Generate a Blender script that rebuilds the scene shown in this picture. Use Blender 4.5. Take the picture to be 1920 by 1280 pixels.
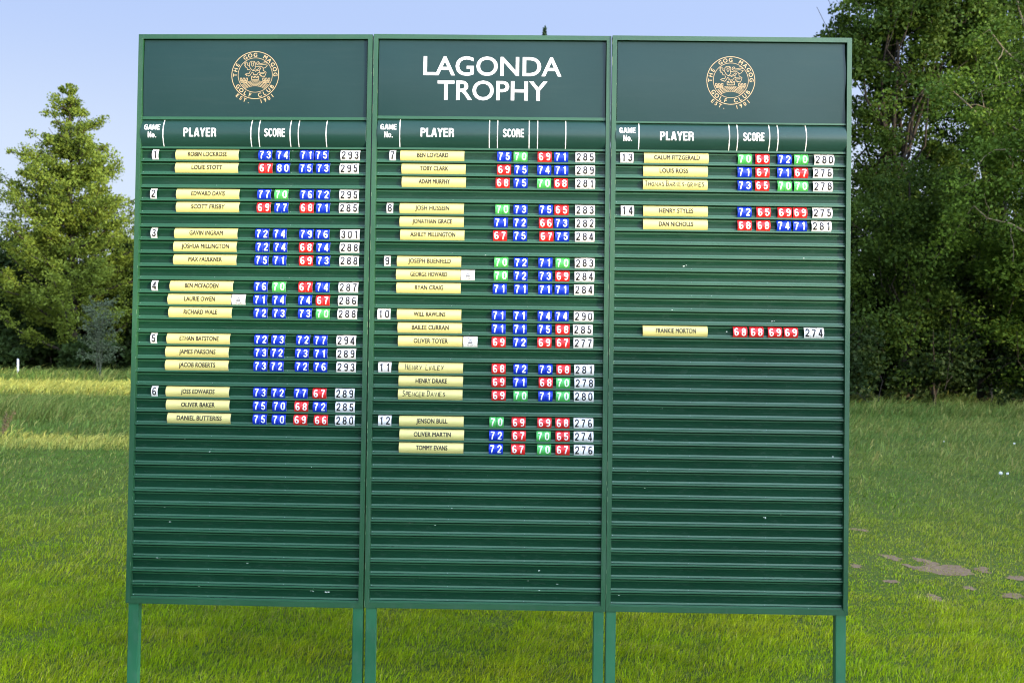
import bpy, bmesh, math, random
import numpy as np
from mathutils import Vector, Matrix

for o in list(bpy.data.objects): bpy.data.objects.remove(o, do_unlink=True)
S = bpy.context.scene
COL = S.collection
R = math.radians

# ------------------------------------------------------------------ camera
cam_d = bpy.data.cameras.new('camera'); cam = bpy.data.objects.new('camera', cam_d); COL.objects.link(cam)
cam_d.sensor_width = 36.0; cam_d.lens = 35.0; cam_d.clip_start = 0.05; cam_d.clip_end = 3000
PITCH, ROLL = 0.02416566, 0.01325791
fwd = Vector((0, math.cos(PITCH), math.sin(PITCH))); rgt = Vector((1, 0, 0)); upv = rgt.cross(fwd)
r2 = rgt*math.cos(ROLL) + upv*math.sin(ROLL); u2 = -rgt*math.sin(ROLL) + upv*math.cos(ROLL)
cam.matrix_world = Matrix(((r2.x, u2.x, -fwd.x, 0), (r2.y, u2.y, -fwd.y, 0), (r2.z, u2.z, -fwd.z, 1.72), (0, 0, 0, 1)))
cam_d.dof.use_dof = True; cam_d.dof.focus_distance = 5.05; cam_d.dof.aperture_fstop = 5.0
S.camera = cam

# ------------------------------------------------------------------ light
SUN_EL = R(5.0); SUN_AZ = R(126.0)               # clockwise from +Y
sdir = Vector((math.sin(SUN_AZ)*math.cos(SUN_EL), math.cos(SUN_AZ)*math.cos(SUN_EL), math.sin(SUN_EL)))
W = bpy.data.worlds.new('World'); S.world = W; W.use_nodes = True
nt = W.node_tree; bg = nt.nodes['Background']
sky = nt.nodes.new('ShaderNodeTexSky'); sky.sky_type = 'NISHITA'; sky.sun_disc = False
sky.sun_elevation = SUN_EL; sky.sun_rotation = SUN_AZ; sky.altitude = 0; sky.air_density = 0.8; sky.dust_density = 0.2; sky.ozone_density = 3.0
# clear evening sky: the physical sky thinned by an even pale veil (high haze)
tc = nt.nodes.new('ShaderNodeTexCoord'); sep = nt.nodes.new('ShaderNodeSeparateXYZ'); nt.links.new(tc.outputs['Generated'], sep.inputs[0])
vr = nt.nodes.new('ShaderNodeValToRGB'); vr.color_ramp.interpolation = 'EASE'
els = vr.color_ramp.elements; els.remove(els[1])
for p_, c_ in ((0.0, (0.84, 0.90, 0.96)), (0.15, (0.70, 0.80, 0.97)), (0.34, (0.49, 0.625, 0.955)), (1.0, (0.42, 0.56, 0.96))):
    el_ = els[0] if p_ == 0 else els.new(p_); el_.position = p_; el_.color = (*c_, 1)
nt.links.new(sep.outputs[2], vr.inputs[0])
sc_ = nt.nodes.new('ShaderNodeVectorMath'); sc_.operation = 'SCALE'; sc_.inputs['Scale'].default_value = 2.15
nt.links.new(vr.outputs[0], sc_.inputs[0])
# the sky brightens towards the low sun (behind the viewer, to the right)
dt = nt.nodes.new('ShaderNodeVectorMath'); dt.operation = 'DOT_PRODUCT'; dt.inputs[1].default_value = sdir
nt.links.new(tc.outputs['Generated'], dt.inputs[0])
gl = nt.nodes.new('ShaderNodeFloatCurve'); cu = gl.mapping.curves[0]
cu.points[0].location = (0, .097); cu.points[1].location = (1, 1.45)
for a_, b_ in ((.45, .104), (.65, .32), (.85, .74)): cu.points.new(a_, b_)
for p_ in cu.points: p_.handle_type = 'VECTOR'
gl.mapping.update()
mr = nt.nodes.new('ShaderNodeMapRange'); mr.inputs['From Min'].default_value = -1; nt.links.new(dt.outputs['Value'], mr.inputs['Value'])
nt.links.new(mr.outputs[0], gl.inputs['Value'])
m10 = nt.nodes.new('ShaderNodeMath'); m10.operation = 'MULTIPLY'; m10.inputs[1].default_value = 19.6; nt.links.new(gl.outputs[0], m10.inputs[0]); nt.links.new(m10.outputs[0], sc_.inputs['Scale'])
mx = nt.nodes.new('ShaderNodeMix'); mx.data_type = 'RGBA'; mx.inputs[0].default_value = 0.97
wm = nt.nodes.new('ShaderNodeMapRange'); wm.inputs['From Min'].default_value = 0.0; wm.inputs['From Max'].default_value = 1.0; nt.links.new(dt.outputs['Value'], wm.inputs['Value'])
wx_ = nt.nodes.new('ShaderNodeMix'); wx_.data_type = 'RGBA'; wx_.blend_type = 'MULTIPLY'; wx_.inputs[7].default_value = (1.08, 0.98, 0.82, 1); nt.links.new(wm.outputs[0], wx_.inputs[0]); nt.links.new(sc_.outputs[0], wx_.inputs[6])
nt.links.new(sky.outputs[0], mx.inputs[6]); nt.links.new(wx_.outputs[2], mx.inputs[7])
nt.links.new(mx.outputs[2], bg.inputs[0]); bg.inputs[1].default_value = 0.15
sl = bpy.data.lights.new('sun', 'SUN'); sl.energy = 2.2; sl.angle = R(0.5); sl.color = (1.0, 0.80, 0.50)
so = bpy.data.objects.new('sun', sl); COL.objects.link(so)
so.rotation_euler = (-sdir).to_track_quat('-Z', 'Y').to_euler(); so.location = (60, -50, 30)
S.view_settings.view_transform = 'Standard'; S.view_settings.look = 'None'; S.view_settings.gamma = 1
S.view_settings.use_curve_mapping = False
S.view_settings.exposure = 1.8
S.cycles.filter_width = 1.1; S.cycles.max_bounces = 6; S.cycles.transparent_max_bounces = 8

# ------------------------------------------------------------------ materials
def new_mat(name, rough=0.5, spec=0.5):
    m = bpy.data.materials.new(name); m.use_nodes = True
    b = m.node_tree.nodes['Principled BSDF']
    b.inputs['Roughness'].default_value = rough; b.inputs['Specular IOR Level'].default_value = spec
    return m, m.node_tree, b
def noise(nt, scale, detail=4, vec=None, dist=0.0, rough=0.5):
    n = nt.nodes.new('ShaderNodeTexNoise'); n.inputs['Scale'].default_value = scale; n.inputs['Detail'].default_value = detail
    n.inputs['Distortion'].default_value = dist; n.inputs['Roughness'].default_value = rough
    if vec: nt.links.new(vec, n.inputs['Vector'])
    return n
def ramp(nt, fac, stops):
    r = nt.nodes.new('ShaderNodeValToRGB'); e = r.color_ramp.elements
    while len(e) < len(stops): e.new(0.5)
    for i, (p, c) in enumerate(stops):
        e[i].position = p; e[i].color = (c, c, c, 1) if isinstance(c, (int, float)) else (*c, 1)
    nt.links.new(fac, r.inputs[0]); return r
def coords(nt, kind='Object', scale=(1, 1, 1)):
    t = nt.nodes.new('ShaderNodeTexCoord'); m = nt.nodes.new('ShaderNodeMapping'); m.inputs['Scale'].default_value = scale
    nt.links.new(t.outputs[kind], m.inputs[0]); return m.outputs[0]
def world_pos(nt, scale=(1, 1, 1)):
    g = nt.nodes.new('ShaderNodeNewGeometry'); m = nt.nodes.new('ShaderNodeMapping'); m.inputs['Scale'].default_value = scale
    nt.links.new(g.outputs['Position'], m.inputs[0]); return m.outputs[0]
def mix(nt, fac, a, b):
    x = nt.nodes.new('ShaderNodeMix'); x.data_type = 'RGBA'
    for s, v in ((0, fac), (6, a), (7, b)):
        if isinstance(v, (int, float)): x.inputs[s].default_value = v
        elif isinstance(v, tuple): x.inputs[s].default_value = (*v, 1)
        else: nt.links.new(v, x.inputs[s])
    return x.outputs[2]
def bump(nt, b, h, strength=0.2, dist=0.01):
    n = nt.nodes.new('ShaderNodeBump'); n.inputs['Strength'].default_value = strength; n.inputs['Distance'].default_value = dist
    nt.links.new(h, n.inputs['Height']); nt.links.new(n.outputs[0], b.inputs['Normal'])

def paint(name, base, light, rough=0.35, spec=0.5, chips=0.0, streak=(1.5, 8, 60), dusty=0.35):
    """old green paint: faded patches, fine streaks along the extrusion, sparse pale chips"""
    m, nt, b = new_mat(name, rough, spec)
    p = world_pos(nt); ps = world_pos(nt, streak)
    n1 = noise(nt, 2.2, 5, p); n2 = noise(nt, 6.0, 4, ps, rough=0.65); n3 = noise(nt, 60, 3, p)
    c = mix(nt, ramp(nt, n1.outputs[0], [(0.3, 0.0), (0.75, 1.0)]).outputs[0], base, light)
    dust = tuple(0.55*v + 0.06 for v in light)
    c = mix(nt, ramp(nt, n2.outputs[0], [(0.5, 0.0), (0.85, dusty)]).outputs[0], c, dust)
    if chips:
        n4 = noise(nt, 38, 6, world_pos(nt, (1.0, 1, 1.3)), dist=0.6, rough=0.7)
        n5 = noise(nt, 3.1, 2, p)
        f = nt.nodes.new('ShaderNodeMath'); f.operation = 'MULTIPLY'
        nt.links.new(ramp(nt, n4.outputs[0], [(0.745 - chips*0.04, 0.0), (0.77 - chips*0.04, 1.0)]).outputs[0], f.inputs[0])
        nt.links.new(ramp(nt, n5.outputs[0], [(0.48, 0.0), (0.56, 1.0)]).outputs[0], f.inputs[1])
        c = mix(nt, f.outputs[0], c, (0.45, 0.5, 0.44))
    nt.links.new(c, b.inputs['Base Color'])
    rr = ramp(nt, n2.outputs[0], [(0.3, rough - 0.05), (0.8, min(1, rough + 0.15*dusty/.35))])
    nt.links.new(rr.outputs[0], b.inputs['Roughness'])
    bump(nt, b, n3.outputs[0], 0.05, 0.004)
    return m
M_FRAME = paint('frame_paint', (0.009, 0.056, 0.020), (0.021, 0.086, 0.034), 0.42, 0.5, 0.9, (6, 6, 1.0), .25)
M_RAIL = paint('rail_paint', (0.009, 0.066, 0.025), (0.016, 0.086, 0.036), 0.42, 0.5, 1.0, (0.8, 8, 60), .15)
M_SLAT = paint('slat_paint', (0.004, 0.028, 0.013), (0.007, 0.038, 0.018), 0.26, 0.15, 0.8, (2, 8, 9), .13)
M_SHEET = paint('sheet_green', (0.009, 0.032, 0.030), (0.012, 0.038, 0.035), 0.34, 0.20, 0.0, (0.6, 4, 6), .08)
M_STRIP = paint('strip_green', (0.009, 0.038, 0.028), (0.012, 0.044, 0.033), 0.36, 0.35, 0.0, (0.6, 4, 8), .06)
M_LEG = paint('leg_paint', (0.008, 0.080, 0.030), (0.028, 0.145, 0.062), 0.45, 0.5, 1.3, (5, 5, 2.5))
def plain(name, c, rough=0.4, spec=0.4, var=0.04):
    m, nt, b = new_mat(name, rough, spec)
    n = noise(nt, 9, 3, world_pos(nt), rough=.6)
    nt.links.new(mix(nt, ramp(nt, n.outputs[0], [(0.3, 0.0), (0.7, 1.0)]).outputs[0], tuple(v*(1 - var) for v in c), tuple(min(1, v*(1 + var)) for v in c)), b.inputs['Base Color'])
    return m
M_WHITE = plain('white_plastic', (0.71, 0.70, 0.69))
M_YEL = plain('yellow_plastic', (0.60, 0.53, 0.19), 0.42)
M_BLUE = plain('blue_plastic', (0.006, 0.030, 0.42), 0.35, 0.4, 0.08)
M_RED = plain('red_plastic', (0.60, 0.018, 0.018), 0.35, 0.4, 0.06)
M_GREEN = plain('light_green_plastic', (0.065, 0.38, 0.08), 0.38, 0.4, 0.06)
M_BLACK = plain('black_ink', (0.018, 0.016, 0.016), 0.5, 0.3)
M_BROWN = plain('name_ink', (0.018, 0.013, 0.008), 0.55, 0.3)
M_PRINT = plain('white_print', (0.82, 0.80, 0.78), 0.45, 0.4)
M_GOLD = plain('gold_print', (0.52, 0.375, 0.19), 0.42, 0.4)
M_PALEGREY = plain('pale_grey_print', (0.30, 0.30, 0.31), 0.5)
M_GREY = plain('grey_print', (0.06, 0.06, 0.065), 0.5)
M_ZINC = plain('screw_metal', (0.16, 0.2, 0.19), 0.35, 0.6)
M_EDGE = plain('tile_edge', (0.60, 0.62, 0.72), 0.4)
M_CHIP = plain('bare_primer', (0.5, 0.54, 0.48), 0.6)
M_WORN = plain('worn_edge', (0.20, 0.30, 0.16), 0.6)
M_POST = plain('white_post_paint', (0.7, 0.7, 0.68), 0.6)

def foliage(name, dark, lightc, trans=0.35, scale=0.6):
    m, nt, b = new_mat(name, 0.6, 0.12)
    a = nt.nodes.new('ShaderNodeAttribute'); a.attribute_name = 'tint'
    n = noise(nt, scale, 3, world_pos(nt))
    c = mix(nt, a.outputs['Fac'], dark, lightc)
    c2 = mix(nt, ramp(nt, n.outputs[0], [(0.35, 0.0), (0.7, 0.5)]).outputs[0], c, tuple(v*1.25 for v in lightc))
    nt.links.new(c2, b.inputs['Base Color'])
    t = nt.nodes.new('ShaderNodeBsdfTranslucent'); nt.links.new(c2, t.inputs[0])
    ms = nt.nodes.new('ShaderNodeMixShader'); ms.inputs[0].default_value = trans
    out = nt.nodes['Material Output']
    nt.links.new(b.outputs[0], ms.inputs[1]); nt.links.new(t.outputs[0], ms.inputs[2]); nt.links.new(ms.outputs[0], out.inputs[0])
    return m
M_LEAF_L = foliage('alder_leaf', (0.050, 0.085, 0.012), (0.150, 0.195, 0.024))
M_LEAF_R = foliage('maple_leaf', (0.020, 0.050, 0.008), (0.075, 0.120, 0.015))
M_LEAF_D = foliage('dark_leaf', (0.011, 0.026, 0.007), (0.032, 0.055, 0.012))
M_LEAF_W = foliage('willow_leaf', (0.030, 0.072, 0.010), (0.115, 0.185, 0.020))
M_LEAF_C = foliage('conifer_leaf', (0.020, 0.045, 0.025), (0.040, 0.075, 0.040), 0.15)
M_LEAF_S = foliage('sapling_leaf', (0.05, 0.075, 0.04), (0.10, 0.13, 0.07), 0.3)
def bark():
    m, nt, b = new_mat('bark', 0.85, 0.2)
    n = noise(nt, 6, 6, world_pos(nt, (1, 1, 0.25)), rough=0.7)
    nt.links.new(ramp(nt, n.outputs[0], [(0.3, (0.014, 0.011, 0.008)), (0.75, (0.052, 0.043, 0.030))]).outputs[0], b.inputs['Base Color'])
    bump(nt, b, n.outputs[0], 0.6, 0.05); return m
M_BARK = bark()
def grass_mat():
    m, nt, b = new_mat('grass_blade', 0.6, 0.07)
    a = nt.nodes.new('ShaderNodeAttribute'); a.attribute_name = 'gcol'
    nt.links.new(a.outputs['Color'], b.inputs['Base Color'])
    t = nt.nodes.new('ShaderNodeBsdfTranslucent'); nt.links.new(a.outputs['Color'], t.inputs[0])
    ms = nt.nodes.new('ShaderNodeMixShader'); ms.inputs[0].default_value = 0.42
    nt.links.new(b.outputs[0], ms.inputs[1]); nt.links.new(t.outputs[0], ms.inputs[2]); nt.links.new(ms.outputs[0], nt.nodes['Material Output'].inputs[0])
    return m
M_GRASS = grass_mat()
def ground_mat():
    m, nt, b = new_mat('turf', 0.9, 0.15)
    p = world_pos(nt); n1 = noise(nt, 0.35, 5, p); n2 = noise(nt, 4, 6, p, rough=0.7); n3 = noise(nt, 30, 4, p)
    c = mix(nt, ramp(nt, n1.outputs[0], [(0.35, 0.0), (0.68, 1.0)]).outputs[0], (0.050, 0.095, 0.004), (0.090, 0.125, 0.010))
    c = mix(nt, ramp(nt, n2.outputs[0], [(0.45, 0.0), (0.8, 0.75)]).outputs[0], c, (0.12, 0.11, 0.025))
    c = mix(nt, ramp(nt, n3.outputs[0], [(0.4, 0.5), (0.6, 0.0)]).outputs[0], c, (0.025, 0.04, 0.008))
    nt.links.new(c, b.inputs['Base Color']); bump(nt, b, n3.outputs[0], 0.7, 0.03); return m
M_TURF = ground_mat()
def soil_mat():
    m, nt, b = new_mat('dry_soil', 0.95, 0.1)
    n = noise(nt, 25, 6, world_pos(nt), rough=0.7)
    nt.links.new(ramp(nt, n.outputs[0], [(0.3, (0.14, 0.088, 0.045)), (0.7, (0.27, 0.19, 0.11))]).outputs[0], b.inputs['Base Color'])
    bump(nt, b, n.outputs[0], 0.8, 0.02); return m
M_SOIL = soil_mat()

# ------------------------------------------------------------------ object helpers
def tag(o, label=None, cat=None, group=None, kind=None):
    if label: o['label'] = label
    if cat: o['category'] = cat
    if group: o['group'] = group
    if kind: o['kind'] = kind
    return o
def link(name, me, parent=None, loc=None):
    o = bpy.data.objects.new(name, me); COL.objects.link(o)
    if parent is not None: o.parent = parent
    if loc is not None: o.location = loc
    return o
class MB:
    """collects polygons with material slots"""
    def __init__(s): s.v = []; s.f = []; s.m = []; s.mats = []
    def slot(s, mat):
        if mat not in s.mats: s.mats.append(mat)
        return s.mats.index(mat)
    def poly(s, pts, mat):
        n = len(s.v); s.v += [tuple(p) for p in pts]; s.f.append(tuple(range(n, n + len(pts)))); s.m.append(s.slot(mat))
    def prism(s, pts, y0, y1, mat):
        """pts: polygon in x,z seen from the front (counter-clockwise); front at y0"""
        n = len(s.v); k = len(pts); sl = s.slot(mat)
        s.v += [(x, y0, z) for x, z in pts] + [(x, y1, z) for x, z in pts]
        s.f.append(tuple(range(n, n + k))); s.f.append(tuple(range(n + 2*k - 1, n + k - 1, -1)))
        for i in range(k):
            j = (i + 1) % k; s.f.append((n + i, n + k + i, n + k + j, n + j))
        s.m += [sl]*(k + 2)
    def box(s, x0, x1, y0, y1, z0, z1, mat): s.prism([(x0, z0), (x1, z0), (x1, z1), (x0, z1)], y0, y1, mat)
    def mesh(s, name, smooth=False):
        me = bpy.data.meshes.new(name); me.from_pydata(s.v, [], s.f)
        for m in s.mats: me.materials.append(m)
        me.polygons.foreach_set('material_index', s.m)
        if smooth: me.polygons.foreach_set('use_smooth', [True]*len(s.f))
        me.update(); return me
def np_mesh(name, V, F, mats, attr=None, smooth=False, mi=None):
    """V (n,3), F (m,k) all the same size; attr = (name, type, domain, values)"""
    me = bpy.data.meshes.new(name); k = F.shape[1]
    me.vertices.add(len(V)); me.vertices.foreach_set('co', np.ascontiguousarray(V, dtype=np.float32).ravel())
    me.loops.add(F.size); me.loops.foreach_set('vertex_index', F.ravel().astype(np.int32))
    me.polygons.add(len(F)); me.polygons.foreach_set('loop_start', np.arange(0, F.size, k, dtype=np.int32))
    try: me.polygons.foreach_set('loop_total', np.full(len(F), k, dtype=np.int32))
    except Exception: pass
    if smooth: me.polygons.foreach_set('use_smooth', np.ones(len(F), dtype=bool))
    if mi is not None: me.polygons.foreach_set('material_index', np.asarray(mi, dtype=np.int32))
    for m in mats: me.materials.append(m)
    if attr:
        n, t, dom, val = attr; a = me.attributes.new(n, t, dom)
        a.data.foreach_set('value' if t == 'FLOAT' else 'color', np.ascontiguousarray(val, dtype=np.float32).ravel())
    me.update(calc_edges=True); me.validate(); return me
def bow(z, z0, z1, ya, yb, ym):
    """y of a springy sheet bowed out between two grooves: chord ya (top z1) to yb (bottom z0), ym in the middle"""
    t = min(1, max(0, (z - z0)/(z1 - z0))); c = yb + (ya - yb)*t
    return c + (ym - 0.5*(ya + yb))*(1 - (2*t - 1)**2)
# ------------------------------------------------------------------ lettering
def arc(cx, cy, rx, ry, a0, a1, n=None):
    n = n or max(4, int(abs(a1 - a0)/18))
    return [(cx + rx*math.cos(R(a0 + (a1 - a0)*i/n)), cy + ry*math.sin(R(a0 + (a1 - a0)*i/n))) for i in range(n + 1)]
G = {   # heavy condensed sans, centre lines in a box one unit high
 '0': (.56, [arc(.28,.68,.19,.235,0,180) + arc(.28,.32,.19,.235,180,360) + [(.47,.68)]]),
 '1': (.56, [[(.33,0),(.33,1)], [(.33,.80),(.11,.78)]]),
 '2': (.56, [arc(.275,.70,.19,.22,185,-25) + [(.36,.44),(.12,.16),(.09,.085)], [(.03,.085),(.50,.085)]]),
 '3': (.56, [arc(.27,.71,.18,.205,170,-75) + [(.21,.52)], [(.21,.51)] + arc(.27,.295,.195,.21,80,-170)]),
 '4': (.56, [[(.37,0),(.37,1)], [(.33,.93),(.07,.31)], [(.01,.27),(.53,.27)]]),
 '5': (.56, [[(.47,.915),(.12,.915)], [(.145,.98),(.12,.46)], arc(.27,.325,.19,.24,140,-170)]),
 '6': (.56, [arc(.28,.30,.19,.215,0,360), [(.09,.30),(.09,.68)], arc(.28,.68,.19,.235,180,38)]),
 '7': (.56, [[(.03,.915),(.50,.915)], [(.46,.88),(.31,.55),(.23,.25),(.21,0)]]),
 '8': (.56, [arc(.28,.715,.175,.20,0,360), arc(.28,.295,.195,.21,0,360)]),
 '9': (.56, [arc(.28,.70,.19,.215,0,360), [(.47,.70),(.47,.32)], arc(.28,.32,.19,.235,0,-142)]),
 'P': (.55, [[(.10,0),(.10,1)], [(.10,.915),(.28,.915)] + arc(.28,.70,.18,.215,90,-90) + [(.10,.485)]]),
 'L': (.48, [[(.10,0),(.10,1)], [(.10,.085),(.46,.085)]]),
 'A': (.58, [[(.07,0),(.27,.99)], [(.51,0),(.31,.99)], [(.14,.27),(.44,.27)]]),
 'Y': (.56, [[(.06,1),(.28,.45)], [(.50,1),(.28,.45)], [(.28,.5),(.28,0)]]),
 'E': (.50, [[(.10,0),(.10,1)], [(.10,.915),(.47,.915)], [(.10,.51),(.44,.51)], [(.10,.085),(.48,.085)]]),
 'R': (.58, [[(.10,0),(.10,1)], [(.10,.915),(.29,.915)] + arc(.29,.72,.18,.195,90,-90) + [(.10,.525)], [(.36,.50),(.46,.36),(.49,0)]]),
 'S': (.56, [arc(.28,.72,.18,.20,15,230) + arc(.28,.285,.19,.205,55,-170)]),
 'C': (.56, [arc(.28,.67,.19,.25,15,180) + arc(.28,.33,.19,.25,180,345)]),
 'O': (.57, [arc(.28,.67,.19,.25,0,180) + arc(.28,.33,.19,.25,180,360) + [(.47,.67)]]),
 'G': (.59, [arc(.28,.67,.19,.25,15,180) + arc(.28,.33,.19,.25,180,350) + [(.47,.30)], [(.30,.47),(.55,.47)], [(.49,.5),(.49,0)]]),
 'M': (.70, [[(.10,0),(.10,1)], [(.13,.95),(.35,.08)], [(.57,.95),(.35,.08)], [(.60,0),(.60,1)]]),
 'N': (.58, [[(.10,0),(.10,1)], [(.12,.95),(.45,.05)], [(.48,0),(.48,1)]]),
 'o': (.52, [arc(.25,.36,.165,.285,0,360)]),
 '.': (.22, [[(.10,0),(.10,.17)]]),
 ' ': (.28, [])}
def glyph(ch, w=.165, cell=1/26):
    """polygons of a glyph, from the distance to its strokes (marching squares, runs of full cells merged)"""
    adv, strokes = G[ch]
    x0, x1, y0, y1 = -.06, adv + .08, -.06, 1.06
    nx = int((x1 - x0)/cell) + 1; ny = int((y1 - y0)/cell) + 1
    X, Y = np.meshgrid(x0 + np.arange(nx + 1)*cell, y0 + np.arange(ny + 1)*cell)
    D = np.full(X.shape, 9.0)
    for st in strokes:
        for (ax, ay), (bx, by) in zip(st, st[1:]):
            L = math.hypot(bx - ax, by - ay)
            if L < 1e-6: continue
            tx, ty = (bx - ax)/L, (by - ay)/L; mx, my = (ax + bx)/2, (ay + by)/2
            al = np.abs((X - mx)*tx + (Y - my)*ty) - L/2; pe = np.abs(-(X - mx)*ty + (Y - my)*tx) - w/2
            D = np.minimum(D, np.maximum(al, pe))
        for q in st[1:-1]: D = np.minimum(D, np.hypot(X - q[0], Y - q[1]) - w/2)
    D = np.where((Y < -0.001) | (Y > 1.001), np.maximum(D, np.maximum(-Y, Y - 1)), D)
    out = []
    for j in range(ny):
        run = None
        for i in range(nx):
            c = [(i, j), (i + 1, j), (i + 1, j + 1), (i, j + 1)]; d = [D[b, a] for a, b in c]
            if all(q < 0 for q in d):
                if run is None: run = i
                continue
            if run is not None:
                out.append([(x0 + run*cell, y0 + j*cell), (x0 + i*cell, y0 + j*cell), (x0 + i*cell, y0 + (j + 1)*cell), (x0 + run*cell, y0 + (j + 1)*cell)]); run = None
            if all(q >= 0 for q in d): continue
            p = []
            for k in range(4):
                a, b = c[k], c[(k + 1) % 4]; da, db = d[k], d[(k + 1) % 4]
                if da < 0: p.append((x0 + a[0]*cell, y0 + a[1]*cell))
                if (da < 0) != (db < 0):
                    t = da/(da - db); t = min(.98, max(.02, t))
                    p.append((x0 + (a[0] + (b[0] - a[0])*t)*cell, y0 + (a[1] + (b[1] - a[1])*t)*cell))
            if len(p) >= 3: out.append(p)
    return adv, out
_gc = {}
def word(text, h, w=.165, gap=.07, sx=1.0, cell=1/26):
    """polygons of a word, centred on x, base at 0, h high"""
    out = []; x = 0
    for ch in text:
        k = (ch, w, cell)
        if k not in _gc: _gc[k] = glyph(ch, w, cell)
        adv, ps = _gc[k]
        out += [[(x + a*sx, b) for a, b in p] for p in ps]; x += (adv + gap)*sx
    x -= gap*sx
    return [[((a - x/2)*h, b*h) for a, b in p] for p in out], x*h
_dg = None
def font_polys(body, size, offset=0.0, spacing=1.0, sx=1.0, center=True):
    """built-in round-hand sans as flat polygons (x, z); cap height is about 0.7 of size"""
    c = bpy.data.curves.new('t', 'FONT'); c.body = body; c.size = size; c.offset = offset; c.space_character = spacing
    c.resolution_u = 4
    o = bpy.data.objects.new('t', c); COL.objects.link(o)
    dg = bpy.context.evaluated_depsgraph_get(); me = o.evaluated_get(dg).to_mesh()
    co = [v.co.copy() for v in me.vertices]; ps = [[(co[i].x*sx, co[i].y) for i in p.vertices] for p in me.polygons]
    xs = [a for p in ps for a, b in p]; dx = (min(xs) + max(xs))/2 if center else 0
    ps = [[(a - dx, b) for a, b in p] for p in ps]
    o.evaluated_get(dg).to_mesh_clear(); bpy.data.objects.remove(o); bpy.data.curves.remove(c)
    return ps
def bold(ps, d):
    """struck five times with small shifts: a heavier face"""
    return [(k, [(a + dx*d, b + dz*d) for a, b in p]) for k, (dx, dz) in enumerate(((0, 0), (1, .5), (-1, .5), (.5, -1), (-.5, -1))) for p in ps]
def clip_rows(ps, step):
    """cut polygons at multiples of step in the second coordinate, so that they can be bent"""
    out = []
    for p in ps:
        lo = min(b for a, b in p); hi = max(b for a, b in p)
        for k in range(math.floor(lo/step), math.ceil(hi/step)):
            q = p
            for sgn, lim in ((1, k*step), (-1, (k + 1)*step)):
                r = []
                for (ax, ay), (bx, by) in zip(q, q[1:] + q[:1]):
                    ia, ib = sgn*(ay - lim) >= -1e-9, sgn*(by - lim) >= -1e-9
                    if ia: r.append((ax, ay))
                    if ia != ib:
                        t = (lim - ay)/(by - ay); r.append((ax + (bx - ax)*t, lim))
                q = r
                if len(q) < 3: break
            if len(q) >= 3:
                A = sum(a[0]*b[1] - b[0]*a[1] for a, b in zip(q, q[1:] + q[:1]))
                if abs(A) > 1e-10: out.append(q)
    return out
def lay(mb, ps, mat, x, z, yfun, lift=0.0004):
    for p in ps:
        A = sum(a[0]*b[1] - b[0]*a[1] for a, b in zip(p, p[1:] + p[:1]))
        if A < 0: p = p[::-1]
        mb.poly([(x + a, yfun(x + a, z + b) - lift, z + b) for a, b in p], mat)
def ribbon(pts, w, closed=False):
    """a drawn line as quads with mitred joints"""
    n = len(pts); L = []; 
    for i, p in enumerate(pts):
        a = pts[i - 1] if (i or closed) else None; b = pts[(i + 1) % n] if (i < n - 1 or closed) else None
        d = []
        for s, e in ((a, p), (p, b)):
            if s is not None and e is not None:
                l = math.hypot(e[0] - s[0], e[1] - s[1]) or 1; d.append(((e[0] - s[0])/l, (e[1] - s[1])/l))
        tx, ty = sum(q[0] for q in d), sum(q[1] for q in d); l = math.hypot(tx, ty)
        if l < .3: tx, ty, l = d[0][0], d[0][1], 1
        tx, ty = tx/l, ty/l; c = max(.6, abs(tx*d[0][0] + ty*d[0][1]))
        L.append(((p[0] - ty*w/2/c, p[1] + tx*w/2/c), (p[0] + ty*w/2/c, p[1] - tx*w/2/c)))
    m = n if closed else n - 1
    return [[L[i][1], L[(i + 1) % n][1], L[(i + 1) % n][0], L[i][0]] for i in range(m)]

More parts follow.
